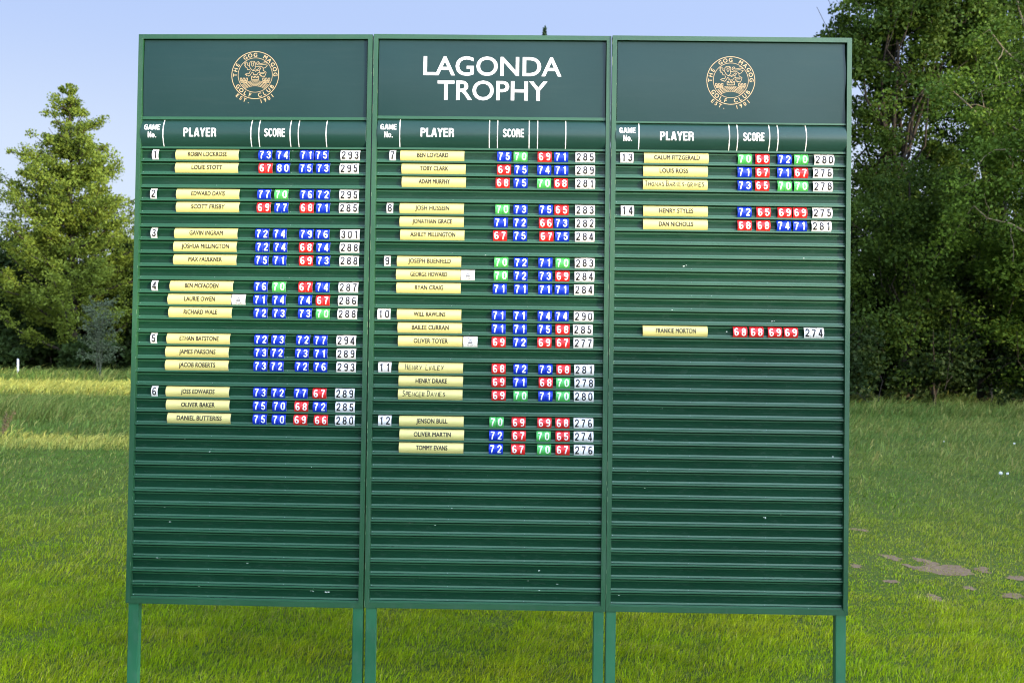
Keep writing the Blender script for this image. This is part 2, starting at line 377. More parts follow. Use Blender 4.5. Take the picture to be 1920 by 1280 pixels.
# ------------------------------------------------------------------ the three boards
WID, HGT = 1.22, 2.9282
V0, PITCH_V = 0.5935, 0.06795           # top of the first slat, slat pitch (down from the top edge)
ROWS = {
 'L': [
  (0, 1, 0.0815, 'ROBIN LOCKROSE', 0.2044, 0, (0.6375, 0.7281, 0.8526, 0.9303, 1.0635), '73b74b71b75b', 293),
  (1, 0, 0, 'LOUIE STOTT', 0.2032, 0, (0.6395, 0.7309, 0.8492, 0.9379, 1.0592), '67r80b75b73b', 295),
  (3, 2, 0.0765, 'EDWARD DAVIS', 0.2124, 0, (0.6353, 0.7247, 0.8565, 0.9415, 1.0616), '77b70g76b72b', 295),
  (4, 0, 0, 'SCOTT FRISBY', 0.2128, 0, (0.6342, 0.726, 0.8573, 0.9417, 1.0604), '69r77b68r71b', 285),
  (6, 3, 0.084, 'GAVIN INGRAM', 0.2069, 0, (0.6286, 0.7207, 0.8576, 0.9412, 1.0689), '72b74b79b76b', 301),
  (7, 0, 0, 'JOSHUA MILLINGTON', 0.2035, 0, (0.6319, 0.7243, 0.8578, 0.9463, 1.0679), '72b74b68r74b', 288),
  (8, 0, 0, 'MAX FAULKNER', 0.2044, 0, (0.6286, 0.7217, 0.8591, 0.9476, 1.0672), '75b71b69r73b', 288),
  (10, 4, 0.0931, 'BEN MCFADDEN', 0.1894, 0, (0.6275, 0.7214, 0.8582, 0.9468, 1.0658), '76b70g67r74b', 287),
  (11, 0, 0, 'LAURIE OWEN', 0.1796, 0.513, (0.6264, 0.7228, 0.8584, 0.9494, 1.064), '71b74b74b67r', 286),
  (12, 0, 0, 'RICHARD WALE', 0.1856, 0, (0.6292, 0.7249, 0.8588, 0.9507, 1.0625), '72b73b73b70g', 288),
  (14, 5, 0.0947, 'ETHAN BATSTONE', 0.1792, 0, (0.6347, 0.723, 0.8518, 0.9414, 1.0594), '72b73b72b77b', 294),
  (15, 0, 0, 'JAMES PARSONS', 0.1739, 0, (0.6342, 0.7196, 0.8473, 0.9427, 1.0598), '73b72b73b71b', 289),
  (16, 0, 0, 'JACOB ROBERTS', 0.174, 0, (0.6333, 0.7179, 0.8473, 0.9431, 1.0611), '73b72b72b76b', 293),
  (18, 6, 0.1055, 'JOSS EDWARDS', 0.1807, 0, (0.6347, 0.727, 0.8452, 0.941, 1.0572), '73b72b77b67r', 289),
  (19, 0, 0, 'OLIVER BAKER', 0.1834, 0, (0.635, 0.7355, 0.8487, 0.9439, 1.0595), '75b70b68r72b', 285),
  (20, 0, 0, 'DANIEL BUTTERISS', 0.1911, 0, (0.635, 0.7335, 0.8453, 0.9504, 1.0597), '75b70b69r66r', 280),
 ],
 'M': [
  (0, 7, 0.0896, 'BEN LOVEARD', 0.1446, 0, (0.6428, 0.7266, 0.8498, 0.9346, 1.0433), '75b70g69r71b', 285),
  (1, 0, 0, 'TOBY CLARK', 0.1523, 0, (0.6426, 0.7294, 0.8488, 0.9354, 1.044), '69r75b74b71b', 289),
  (2, 0, 0, 'ADAM MURPHY', 0.1547, 0, (0.6367, 0.7283, 0.8482, 0.9348, 1.0448), '68r75b70g68r', 281),
  (4, 8, 0.0793, 'JOSH HUSSEIN', 0.146, 0, (0.6369, 0.7301, 0.8589, 0.9392, 1.0453), '70g73b75b65r', 283),
  (5, 0, 0, 'JONATHAN GRACE', 0.147, 0, (0.6302, 0.7283, 0.8608, 0.94, 1.046), '71b72b66r73b', 282),
  (6, 0, 0, 'ASHLEY MILLINGTON', 0.1509, 0, (0.6268, 0.7291, 0.8644, 0.9446, 1.0455), '67r75b67r75b', 284),
  (8, 9, 0.0709, 'JOSEPH BUENFELD', 0.1364, 0, (0.6351, 0.7353, 0.8606, 0.9479, 1.0465), '70g72b71b70g', 283),
  (9, 0, 0, 'GEORGE HOWARD', 0.1331, 0.464, (0.6333, 0.7345, 0.8604, 0.9481, 1.0462), '70g72b73b69r', 284),
  (10, 0, 0, 'RYAN CRAIG', 0.1358, 0, (0.6293, 0.737, 0.8612, 0.9451, 1.0442), '71b71b71b71b', 284),
  (12, 10, 0.0407, 'WILL RAWLINS', 0.1407, 0, (0.6255, 0.7344, 0.8602, 0.9468, 1.0441), '71b71b74b74b', 290),
  (13, 0, 0, 'BAILEE CURRAN', 0.1454, 0, (0.6261, 0.7345, 0.8597, 0.9519, 1.0411), '71b71b75b68r', 285),
  (14, 0, 0, 'OLIVER TOYER', 0.1484, 0.4825, (0.6271, 0.7354, 0.8605, 0.9527, 1.0438), '69r72b69r67r', 277),
  (16, 11, 0.0495, '*HENRY  LINLEY', 0.1535, 0, (0.6289, 0.7402, 0.8668, 0.9589, 1.0497), '68r72b73b68r', 281),
  (17, 0, 0, 'HENRY DRAKE', 0.1546, 0, (0.6298, 0.7381, 0.8695, 0.9584, 1.0518), '69r71b68r70g', 278),
  (18, 0, 0, '*SPENCER DAVIES', 0.1527, 0, (0.6307, 0.7419, 0.8685, 0.9573, 1.0493), '69r70g71b70g', 280),
  (20, 12, 0.054, 'JENSON BULL', 0.1606, 0, (0.6212, 0.7342, 0.8655, 0.9565, 1.0495), '70g69r69r68r', 276),
  (21, 0, 0, 'OLIVER MARTIN', 0.1636, 0, (0.6208, 0.7351, 0.8615, 0.9584, 1.0503), '72b67r70g65r', 274),
  (22, 0, 0, 'TOMMY EVANS', 0.1614, 0, (0.6198, 0.7327, 0.8653, 0.9592, 1.0524), '72b67r70g67r', 276),
 ],
 'R': [
  (0, 13, 0.048, 'CALUM FITZGERALD', 0.1686, 0, (0.6466, 0.7363, 0.849, 0.933, 1.0358), '70g68r72b70g', 280),
  (1, 0, 0, 'LOUIS ROSS', 0.1653, 0, (0.6459, 0.7369, 0.8474, 0.9324, 1.0298), '71b67r71b67r', 276),
  (2, 0, 0, '*THOMAS BARNES-GRIMES', 0.1647, 0, (0.6471, 0.7354, 0.8502, 0.9341, 1.0304), '73b65r70g70g', 278),
  (4, 14, 0.0534, 'HENRY STYLES', 0.1673, 0, (0.6478, 0.7442, 0.8516, 0.9298, 1.0287), '72b65r69r69r', 275),
  (5, 0, 0, 'DAN NICHOLLS', 0.1675, 0, (0.6485, 0.7432, 0.8479, 0.9303, 1.0252), '68r68r74b71b', 281),
  (13, 0, 0, 'FRANKIE MORTON', 0.172, 0, (0.6303, 0.7143, 0.8074, 0.8879, 0.9907), '68r68r69r69r', 274),
 ],
}

PANELS = {'L': ((-1.95603, 5.11607, 0.482595), -0.037867, -0.000232, 0.002895, 0.4270, 0.4420),
          'M': ((-0.73033, 5.07446, 0.485135), -0.013954, -0.000245, 0.001437, 0.4200, 0.4350),
          'R': ((0.492091, 5.06354, 0.484669), -0.010062, 0.000640, -0.004424, 0.4375, 0.4460)}
STRIP_T = {'L': 0.4420, 'M': 0.4350, 'R': 0.4460}

def slat_mesh():
    mb = MB(); u0, u1 = 0.0232, WID - 0.0232
    prof = [(0, .0298, 'S'), (.0045, .0298, 'R'), (.005, .0205, 'R'), (.0118, .0212, 'R'), (.0122, .0248, 'S'), (.030, .0256, 'S'), (.0465, .0250, 'R'),
            (.0468, .0212, 'R'), (.0550, .0192, 'R'), (.0556, .0205, 'S'), (.0564, .0205, 'S'), (.0566, .0108, 'R'), (.0580, .0090, 'R'), (.0655, .0084, 'R'), (.0668, .0100, 'R'), (.0670, .0298, 'S'), (PITCH_V, .0298, 'S')]
    for (v0, y0, k), (v1, y1, _k) in zip(prof, prof[1:]):
        mb.poly([(u0, y1, -v1), (u1, y1, -v1), (u1, y0, -v0), (u0, y0, -v0)], M_SLAT if k == 'S' else M_RAIL)
    mb.poly([(u1, .0302, -PITCH_V), (u0, .0302, -PITCH_V), (u0, .0302, 0), (u1, .0302, 0)], M_SLAT)
    for u in (.031, .418, .806, WID - .031):
        r = .0024; ring = [(u + r*math.cos(a), -.0515 + r*math.sin(a)) for a in [k*math.pi/3 for k in range(6)]]
        for a, b in zip(ring, ring[1:] + ring[:1]):
            mb.poly([(a[0], .0203, a[1]), (b[0], .0203, b[1]), (u, .0178, -.0515)], M_ZINC)
    return mb.mesh('slat')
SLAT_ME = slat_mesh()
rw = random.Random(31)

def sheet_mesh(name, u0, u1, v0, v1, yf, mat, nu=24, nv=12, edge=None, thick=.0012):
    mb = MB(); P = {}
    def pt(i, j):
        u = u0 + (u1 - u0)*i/nu; v = v0 + (v1 - v0)*j/nv
        if edge and i == nu: u += edge(v)
        return u, -v
    for i in range(nu):
        for j in range(nv):
            q = [pt(i, j + 1), pt(i + 1, j + 1), pt(i + 1, j), pt(i, j)]
            mb.poly([(a, yf(a, b), b) for a, b in q], mat)
    me = mb.mesh(name); bm = bmesh.new(); bm.from_mesh(me); bmesh.ops.remove_doubles(bm, verts=bm.verts, dist=1e-5)
    for f in bm.faces: f.smooth = True
    bm.to_mesh(me); bm.free(); mb = MB(); mb.slot(mat)
    mb.v = [tuple(v.co) for v in me.vertices]; mb.f = [tuple(p.vertices) for p in me.polygons]; mb.m = [0]*len(mb.f); ns = len(mb.f)
    for i, s in ((0, -1), (nu, 1)):
        for j in range(nv):
            a, b = pt(i, j), pt(i, j + 1); q = [(a[0], yf(*a), a[1]), (a[0], yf(*a) + thick, a[1]), (b[0], yf(*b) + thick, b[1]), (b[0], yf(*b), b[1])]
            mb.poly(q if s < 0 else q[::-1], M_EDGE)
    me = mb.mesh(name); me.polygons.foreach_set('use_smooth', [k < ns for k in range(len(mb.f))]); return me

def emblem_polys():
    """crest: two rings, lion, three towers on a brick bridge; units of the drawing, centre (563, 578), y down"""
    cx, cy = 563, 578; L = []
    for r, w in ((474, 11), (346, 8)): L.append(ribbon([(cx + r*math.cos(a), cy + r*math.sin(a)) for a in [k*math.pi/36 for k in range(72)]], w, True))
    lion = [
     [(455,475),(405,470),(392,428),(352,415),(374,400),(340,388),(365,374),(335,352),(370,345),(345,326),(378,316),(408,345),(402,378),(440,402)],
     [(440,402),(444,330),(472,302),(542,302),(562,340),(556,402),(562,440),(512,490),(465,450),(440,402)],
     [(480,318),(494,345),(482,356),(490,392),(504,404),(520,390),(530,352),(518,336),(545,318)],
     [(562,402),(620,410),(680,405),(720,430),(725,490),(782,522),(776,562),(746,618),(722,600),(700,614),(690,590),(664,600),(670,572),(642,574),(660,550),(738,550),(750,530),(654,526),(640,486),(676,446)],
     [(676,446),(652,430),(600,470),(540,490),(512,492)], [(560,510),(600,490),(640,486)],
     [(465,492),(440,550),(395,545),(357,566),(390,576),(386,594),(415,582),(430,602),(456,590),(500,520)],
     [(500,520),(530,542),(520,576),(545,562),(560,582),(580,566),(597,582),(607,552),(622,532),(654,526)],
     [(720,444),(762,432),(782,410),(806,382),(740,366),(620,378),(586,360),(590,320),(622,308),(642,330),(612,342),(652,352),(740,334),(800,342),(772,312),(732,300)]]
    for q in lion: L.append(ribbon(q, 8))
    def tower(x0, x1, y0, y1):
        w = (x1 - x0)/5; p = [(x0, y1), (x0, y0)]
        for k in (0, 2):
            p += [(x0 + (k + 1)*w, y0), (x0 + (k + 1)*w, y0 + 26), (x0 + (k + 2)*w, y0 + 26), (x0 + (k + 2)*w, y0)]
        p += [(x1, y0), (x1, y1)]; return p
    L.append(ribbon(tower(262, 408, 642, 688), 9, True)); L.append(ribbon(tower(490, 636, 604, 668), 9, True)); L.append(ribbon(tower(716, 860, 642, 688), 9, True))
    def inside(x, y): return math.hypot(x - cx, y - cy) < 344
    rs = [355, 381, 407, 433, 459]; bx, by = 563, 1152
    for r in rs:
        run = []
        for k in range(121):
            a = R(-90 - 42 + 84*k/120); p = (bx + r*math.cos(a), by + r*math.sin(a))
            if inside(*p): run.append(p)
            elif len(run) > 1: L.append(ribbon(run, 6)); run = []
        if len(run) > 1: L.append(ribbon(run[::3] + run[-1:], 6))
    for n, (ra, rb) in enumerate(zip(rs, rs[1:])):
        st = 40/rb
        for k in range(-12, 13):
            a = -math.pi/2 + (k + .5*(n % 2))*st
            p, q = [(bx + r*math.cos(a), by + r*math.sin(a)) for r in (ra, rb)]
            if inside(*p) and inside(*q): L.append(ribbon([p, q], 6))
    for x0, x1 in ((270, 408), (716, 856)):
        for yy in (706, 730):
            L.append(ribbon([(x0, yy), (x1, yy)], 7))
        for k in range(5): L.append(ribbon([(x0 + 14 + k*28, 694), (x0 + 14 + k*28, 706)], 7)); L.append(ribbon([(x0 + k*28 + 4, 706), (x0 + k*28 + 4, 730)], 7))
    out = [(i, [(a - cx, cy - b) for a, b in p][::1]) for i, g in enumerate(L) for p in g]
    T = []
    def ring_text(txt, r, a_mid, size, inward, step, offset=1.5):
        cs = [font_polys(c, size, 0) if c != ' ' else None for c in txt]
        for k, c in enumerate(cs):
            if c is None: continue
            a = R(a_mid + (k - (len(txt) - 1)/2)*step*(-1 if not inward else 1))
            for kb, p in bold(c, 1.4):
                q = []
                for x, y in p:
                    y2 = y - size*.35
                    if not inward: q.append(((r + y2)*math.cos(a) + x*math.sin(a), (r + y2)*math.sin(a) - x*math.cos(a)))
                    else: q.append(((r - y2)*math.cos(a) - x*math.sin(a), (r - y2)*math.sin(a) + x*math.cos(a)))
                T.append((kb*4, q))
    ring_text('THE GOG MAGOG', 410, 91, 112, False, 14.9)
    ring_text('GOLF CLUB', 410, 270, 112, True, 14.0)
    ring_text('EST.  1901', 540, 270, 104, True, 9.0)
    return out + T
EMBLEM = emblem_polys()
def emblem_mesh(u, v, radius, yf, mat, name='emblem'):
    s = radius/478; mb = MB()
    for i, p in EMBLEM: lay(mb, [[(a*s, b*s) for a, b in p]], mat, u, -v, yf, 0.0004 + (i % 24)*0.00003)
    return mb.mesh(name)
def warp(x): return math.sin(x)

BOARD_LABEL = {
 'L': 'tall green slatted scoreboard with gold club crest, holding games one to six',
 'M': 'tall green slatted scoreboard headed LAGONDA TROPHY in white, holding games seven to twelve',
 'R': 'tall green slatted scoreboard with gold crest, mostly empty rows under game fourteen'}
BOARD = {}
for key, ((px, py, pz), yaw, roll, lean, dv0, dv1) in PANELS.items():
    root = bpy.data.objects.new('scoreboard', None); COL.objects.link(root)
    cy_, sy_ = math.cos(yaw), math.sin(yaw)
    e = Vector((cy_, sy_, 0)); n = Vector((-sy_, cy_, 0)); uz = Vector((0, 0, 1))*math.cos(lean) + n*math.sin(lean)
    ex = e*math.cos(roll) - uz*math.sin(roll); ez = uz*math.cos(roll) + e*math.sin(roll); ey = ez.cross(ex)
    org = Vector((px, py, pz)) - ez*(pz/ez.z)              # base, on the ground
    root.matrix_world = Matrix(((ex.x, ey.x, ez.x, org.x), (ex.y, ey.y, ez.y, org.y), (ex.z, ey.z, ez.z, org.z), (0, 0, 0, 1)))
    root.empty_display_size = .2
    tag(root, BOARD_LABEL[key], 'scoreboard', 'scoreboards set side by side on the grass')
    TOP = pz/ez.z + HGT                                     # local z of the top edge
    BOARD[key] = (root, TOP)
    def P(name, me, parent=None): return link(name, me, parent or root, (0, 0, TOP) if parent is None else None)
    fw, g = .0235, .0004
    mb = MB(); mb.prism([(g, -g), (fw + g, -fw - g), (WID - fw - g, -fw - g), (WID - g, -g)][::1], 0, .045, M_FRAME); P('top_rail', mb.mesh('top_rail'))
    bw = .0275
    mb = MB(); mb.prism([(g, -HGT), (WID - g, -HGT), (WID - fw - g, -HGT + bw - g), (fw + g, -HGT + bw - g)], 0, .045, M_FRAME); P('bottom_rail', mb.mesh('bottom_rail'))
    def wear(mb, x, amt):
        z = -.02
        while z > -HGT + .03:
            l = rw.uniform(.004, .05)*amt
            if rw.random() < .55*amt: w = rw.uniform(.0006, .0016); mb.poly([(x - w/2, -.0009, z - l), (x + w/2, -.0009, z - l), (x + w/2, -.0009, z), (x - w/2, -.0009, z)], M_WORN)
            z -= l + rw.uniform(.002, .06)/amt
    mb = MB(); mb.prism([(0, -HGT + g), (fw, -HGT + bw + g), (fw, -fw), (0, -g)], -.0006, .0456, M_FRAME); wear(mb, .0012, 1.0 if key != 'L' else .3); wear(mb, fw - .0009, .5); P('stile', mb.mesh('stile'))
    mb = MB(); mb.prism([(WID - fw, -HGT + bw + g), (WID, -HGT + g), (WID, -g), (WID - fw, -fw)], -.0006, .0456, M_FRAME); wear(mb, WID - .0010, .6); P('stile', mb.mesh('stile'))
    mb = MB(); mb.box(.010, WID - .010, .036, .040, -HGT + .010, -.010, M_SLAT); P('back_sheet', mb.mesh('back_sheet'))
    u0, u1 = .0245, WID - .0245
    mb = MB(); mb.box(u0, u1, .0095, .030, -dv1, -dv0, M_RAIL); P('divider_rail', mb.mesh('divider_rail'))
    mb = MB(); mb.box(u0, u1, .0095, .030, -V0 + .0008, -.5825, M_RAIL); P('divider_rail', mb.mesh('divider_rail'))
    # header sheet
    amp = {'L': (.004, .3), 'M': (.006, 1.4), 'R': (.005, 2.2)}[key]
    def hy(u, z, amp=amp, dv0=dv0):
        t = (-z - fw)/(dv0 - fw); q = max(0, math.sin(math.pi*min(1, max(0, t))))
        return .0150 - q*(.004 + amp[0]*(0.5 + 0.5*math.sin(u*3.1 + amp[1]))) - .0012*math.sin(9*u + amp[1])*q
    eu = {'L': lambda v: -.002, 'M': lambda v: -.003*max(0, math.sin(v*9 - .6)), 'R': lambda v: -.003 - .0035*math.sin(v*26)}[key]
    hs = P('header_sheet', sheet_mesh('header_sheet', u0 + .003, WID - .0262, fw + .0005, dv0 - .0004, hy, M_SHEET, 48, 16, eu))
    if key == 'M':
        mb = MB()
        for txt, cu, base, w_ in (('LAGONDA', .612, .2075, .7090), ('TROPHY', .6135, .3330, .5640)):
            ps = font_polys(txt, .1395, .0016, 1.0)
            xs = [a for p in ps for a, b in p]; k = w_/(max(xs) - min(xs))
            lay(mb, [[(a*k, b) for a, b in p] for p in clip_rows(ps, .02)], M_PRINT, cu, -base, hy, .0007)
        link('lettering', mb.mesh('lettering'), hs)
    else:
        link('emblem', emblem_mesh(.6120 if key == 'L' else .6070, .2100 if key == 'L' else .2225, .1235, hy, M_GOLD), hs)
    # heading strip, bowed forward out of its grooves
    a0, a1 = STRIP_T[key] + .0002, .5822
    def sy(u, z, a0=a0, a1=a1, key=key): return bow(z, -a1, -a0, .0200, .0170, -.0070 + .002*math.sin(u*4 + len(key)))
    st = P('heading_strip', sheet_mesh('heading_strip', .0262 - (.004 if key != 'M' else 0), WID - .0255, a0, a1, sy, M_STRIP, 24, 16))
    mb = MB()
    du = {'L': 0, 'M': .0015, 'R': .0}[key]
    for u in (.1402, .5997, .6414, .8035, .8463, .9900):
        q = [[(-.0022, a0 + (a1 - a0)*k/14), (.0022, a0 + (a1 - a0)*k/14), (.0022, a0 + (a1 - a0)*(k + 1)/14), (-.0022, a0 + (a1 - a0)*(k + 1)/14)] for k in range(14)]
        lay(mb, [[(a, -b) for a, b in p] for p in q], M_PRINT, u + du, 0, sy, .0006)
    for txt, h, cu, base, wd, gp in (('GAME', .030, .0820, .4985, .0840, .05), ('No.', .030, .0830, .5390, .0460, .03), ('PLAYER', .0455, .3330, .5335, .1725, .06), ('SCORE', .0435, .7230, .5330, .1090, .06)):
        ps, ww = word(txt, h, .150 if h < .035 else .168, gp); k = wd/ww; dz = {'L': 0, 'M': .004, 'R': -.003}[key]
        lay(mb, [[(a*k, b) for a, b in p] for p in ps], M_PRINT, cu + du, -base + dz, sy, .0006)
    link('heading_lettering', mb.mesh('heading_lettering'), st)
    # slats, one object each
    for i in range(34): link('slat', SLAT_ME, root, (0, 0, TOP - V0 - PITCH_V*i))
    # legs
    for (x0, x1) in {'L': ((.012, .065), (1.167, 1.219)), 'M': ((.006, .058), (1.160, 1.212)), 'R': ((.001, .052), (1.160, 1.213))}[key]:
        mb = MB(); mb.box(x0, x1, .006, .050, -TOP - .02, -HGT - .0012, M_LEG); me = mb.mesh('leg')
        bm = bmesh.new(); bm.from_mesh(me); bmesh.ops.bevel(bm, geom=[e_ for e_ in bm.edges if abs((e_.verts[0].co - e_.verts[1].co).z) > .2], offset=.003, segments=2, affect='EDGES'); bm.to_mesh(me); bm.free()
        P('leg', me)

# ------------------------------------------------------------------ tiles and plates slotted into the slats
T_H = .0545                                                # height of a tile that shows
def ty(x, z): return bow(z, 0, T_H, .0195, .0150, .0040)
def tile_mesh(name, w, mat, ink=None, ch=None, rows=8, left_edge=True):
    mb = MB(); sl = mb.slot(mat)
    for k in range(rows + 1): z0 = T_H*k/rows; mb.v += [(-w/2, ty(0, z0), z0), (w/2, ty(0, z0), z0)]
    for k in range(rows): mb.f.append((2*k, 2*k + 1, 2*k + 3, 2*k + 2)); mb.m.append(sl)
    for k in range(rows):
        z0, z1 = T_H*k/rows, T_H*(k + 1)/rows
        mb.poly([(w/2, ty(0, z0), z0), (w/2, ty(0, z0) + .0012, z0), (w/2, ty(0, z1) + .0012, z1), (w/2, ty(0, z1), z1)], M_EDGE)
        mb.poly([(-w/2, ty(0, z1), z1), (-w/2, ty(0, z1) + .0012, z1), (-w/2, ty(0, z0) + .0012, z0), (-w/2, ty(0, z0), z0)], mat)
        mb.poly([(w/2, ty(0, z0) + .0012, z0), (-w/2, ty(0, z0) + .0012, z0), (-w/2, ty(0, z1) + .0012, z1), (w/2, ty(0, z1) + .0012, z1)], M_EDGE)
    if ch:
        ps, ww = word(ch, .0405, .152 if ink is M_PRINT else .165, cell=1/24); k = .0225/ww
        lay(mb, [[(a*k, b) for a, b in p] for p in clip_rows(ps, T_H/24)], ink, 0, .0075, ty, .0004)
    me = mb.mesh(name)
    me.polygons.foreach_set('use_smooth', [abs(p.normal.x) < .5 for p in me.polygons]); return me
TILE = {}
def tile(kind, ch):
    if (kind, ch) not in TILE:
        mat, ink, w = {'b': (M_BLUE, M_PRINT, .0354), 'r': (M_RED, M_PRINT, .0354), 'g': (M_GREEN, M_PRINT, .0354), 'w': (M_WHITE, M_BLACK, .0331)}[kind]
        TILE[(kind, ch)] = tile_mesh('tile_' + kind + ch, w, mat, ink, ch)
    return TILE[(kind, ch)]
rt = random.Random(7)
NUM = ['zero', 'one', 'two', 'three', 'four', 'five', 'six', 'seven', 'eight', 'nine', 'ten', 'eleven', 'twelve', 'thirteen', 'fourteen']
CNAME = {'b': 'blue', 'r': 'red', 'g': 'green'}
ORD = ['first', 'second', 'third', 'fourth']
def put(key, name, me, u, row, label, cat, group, dz=0.0, rot=0.0):
    root, TOP = BOARD[key]
    o = bpy.data.objects.new(name, me); COL.objects.link(o)
    o.matrix_world = BM[key] @ Matrix.Translation((u, 0, TOP - V0 - PITCH_V*row - .0030 - T_H + dz)) @ Matrix.Rotation(rot, 4, 'Y')
    return tag(o, label, cat, group)
BM = {k: BOARD[k][0].matrix_world.copy() for k in BOARD}
def badge_mesh():
    me = tile_mesh('badge', .0715, M_WHITE); mb = MB(); mb.v = [tuple(v.co) for v in me.vertices]; mb.f = [tuple(p.vertices) for p in me.polygons]
    mb.mats = list(me.materials); mb.m = [p.material_index for p in me.polygons]
    s = .019/478
    for i, p in EMBLEM[::1]:
        if all(math.hypot(a, b) < 380 for a, b in p): lay(mb, [[(a*s, b*s) for a, b in p]], M_GREY, 0, .0275, ty, .0005 + (i % 24)*.00001)
    for q in ([(-.0095, -.009), (.0095, -.009), (.0105, -.001), (-.0105, -.001)], [(-.009, -.001), (-.004, -.001), (-.004, .003), (-.009, .003)], [(.004, -.001), (.009, -.001), (.009, .003), (.004, .003)], [(-.006, .004), (.006, .004), (.007, .011), (-.005, .012)]):
        lay(mb, [q], M_PALEGREY, 0, .0275, ty, .00045)
    def ring(txt, r, mid, step, inward):
        for k, c in enumerate(txt):
            if c == ' ': continue
            a = R(mid + (k - (len(txt) - 1)/2)*step*(1 if inward else -1))
            for p in font_polys(c, .0062, .00005):
                q = [((r + (-1 if inward else 1)*(y - .002))*math.cos(a) + (-1 if inward else 1)*x*math.sin(a), (r + (-1 if inward else 1)*(y - .002))*math.sin(a) - (-1 if inward else 1)*x*math.cos(a)) for x, y in p]
                lay(mb, [q], M_BLACK if inward else M_GREY, 0, .0275, ty, .0006)
    ring('THE GOG MAGOG GOLF CLUB', .0215, 90, 9.5, False); ring('125 YEARS', .0205, 270, 13, True)
    return mb.mesh('crest_badge')
BADGE = badge_mesh()
def hand_polys(text, width, rnd):
    """thin pen capitals, uneven"""
    H = {'A': [[(0,0),(.3,1),(.6,0)],[(.12,.4),(.5,.4)]], 'B': [[(0,0),(0,1),(.4,.9),(.4,.6),(.05,.5),(.5,.4),(.45,.05),(0,0)]], 'C': [[(.5,.85),(.25,1),(0,.6),(.05,.15),(.3,0),(.55,.1)]],
         'D': [[(0,0),(0,1),(.35,.9),(.55,.5),(.35,.1),(0,0)]], 'E': [[(.5,1),(0,1),(0,0),(.5,0)],[(0,.5),(.4,.52)]], 'G': [[(.55,.85),(.25,1),(0,.55),(.1,.05),(.45,0),(.5,.45),(.25,.45)]],
         'H': [[(0,0),(0,1)],[(.5,0),(.5,1)],[(0,.5),(.5,.52)]], 'I': [[(.1,0),(.1,1)]], 'L': [[(0,1),(0,0),(.45,0)]], 'M': [[(0,0),(.05,1),(.35,.3),(.65,1),(.7,0)]], 'N': [[(0,0),(0,1),(.5,0),(.5,1)]],
         'O': [[(.3,1),(0,.6),(.1,.1),(.4,0),(.6,.5),(.3,1)]], 'P': [[(0,0),(0,1),(.4,.95),(.4,.55),(0,.45)]], 'R': [[(0,0),(0,1),(.4,.95),(.4,.55),(.05,.5),(.5,0)]], 'S': [[(.5,.9),(.2,1),(.05,.7),(.45,.4),(.35,.05),(0,.05)]],
         'T': [[(0,1),(.6,1)],[(.3,1),(.3,0)]], 'V': [[(0,1),(.25,0),(.5,1)]], 'Y': [[(0,1),(.25,.5)],[(.5,1),(.15,0)]], '-': [[(0,.45),(.4,.5)]]}
    x = 0; L = []; start = True
    for c in text:
        if c == ' ': x += .35; start = True; continue
        h = 1.25 if start else .92; start = False; dy = rnd.uniform(-.05, .05); sl_ = rnd.uniform(.0, .12); wd = max(p[0] for s in H[c] for p in s)
        for s in H[c]: L.append([(x + a + sl_*b*h, dy + b*h) for a, b in s])
        x += wd + .26
    k = width/x; hh = .0225
    return [q for s in L for q in ribbon([(a*k - width/2, b*hh) for a, b in s], .0033)]
def plate_mesh(w=.3290):
    me = tile_mesh('name_plate', w, M_YEL, rows=10); return me
PLATE = plate_mesh()
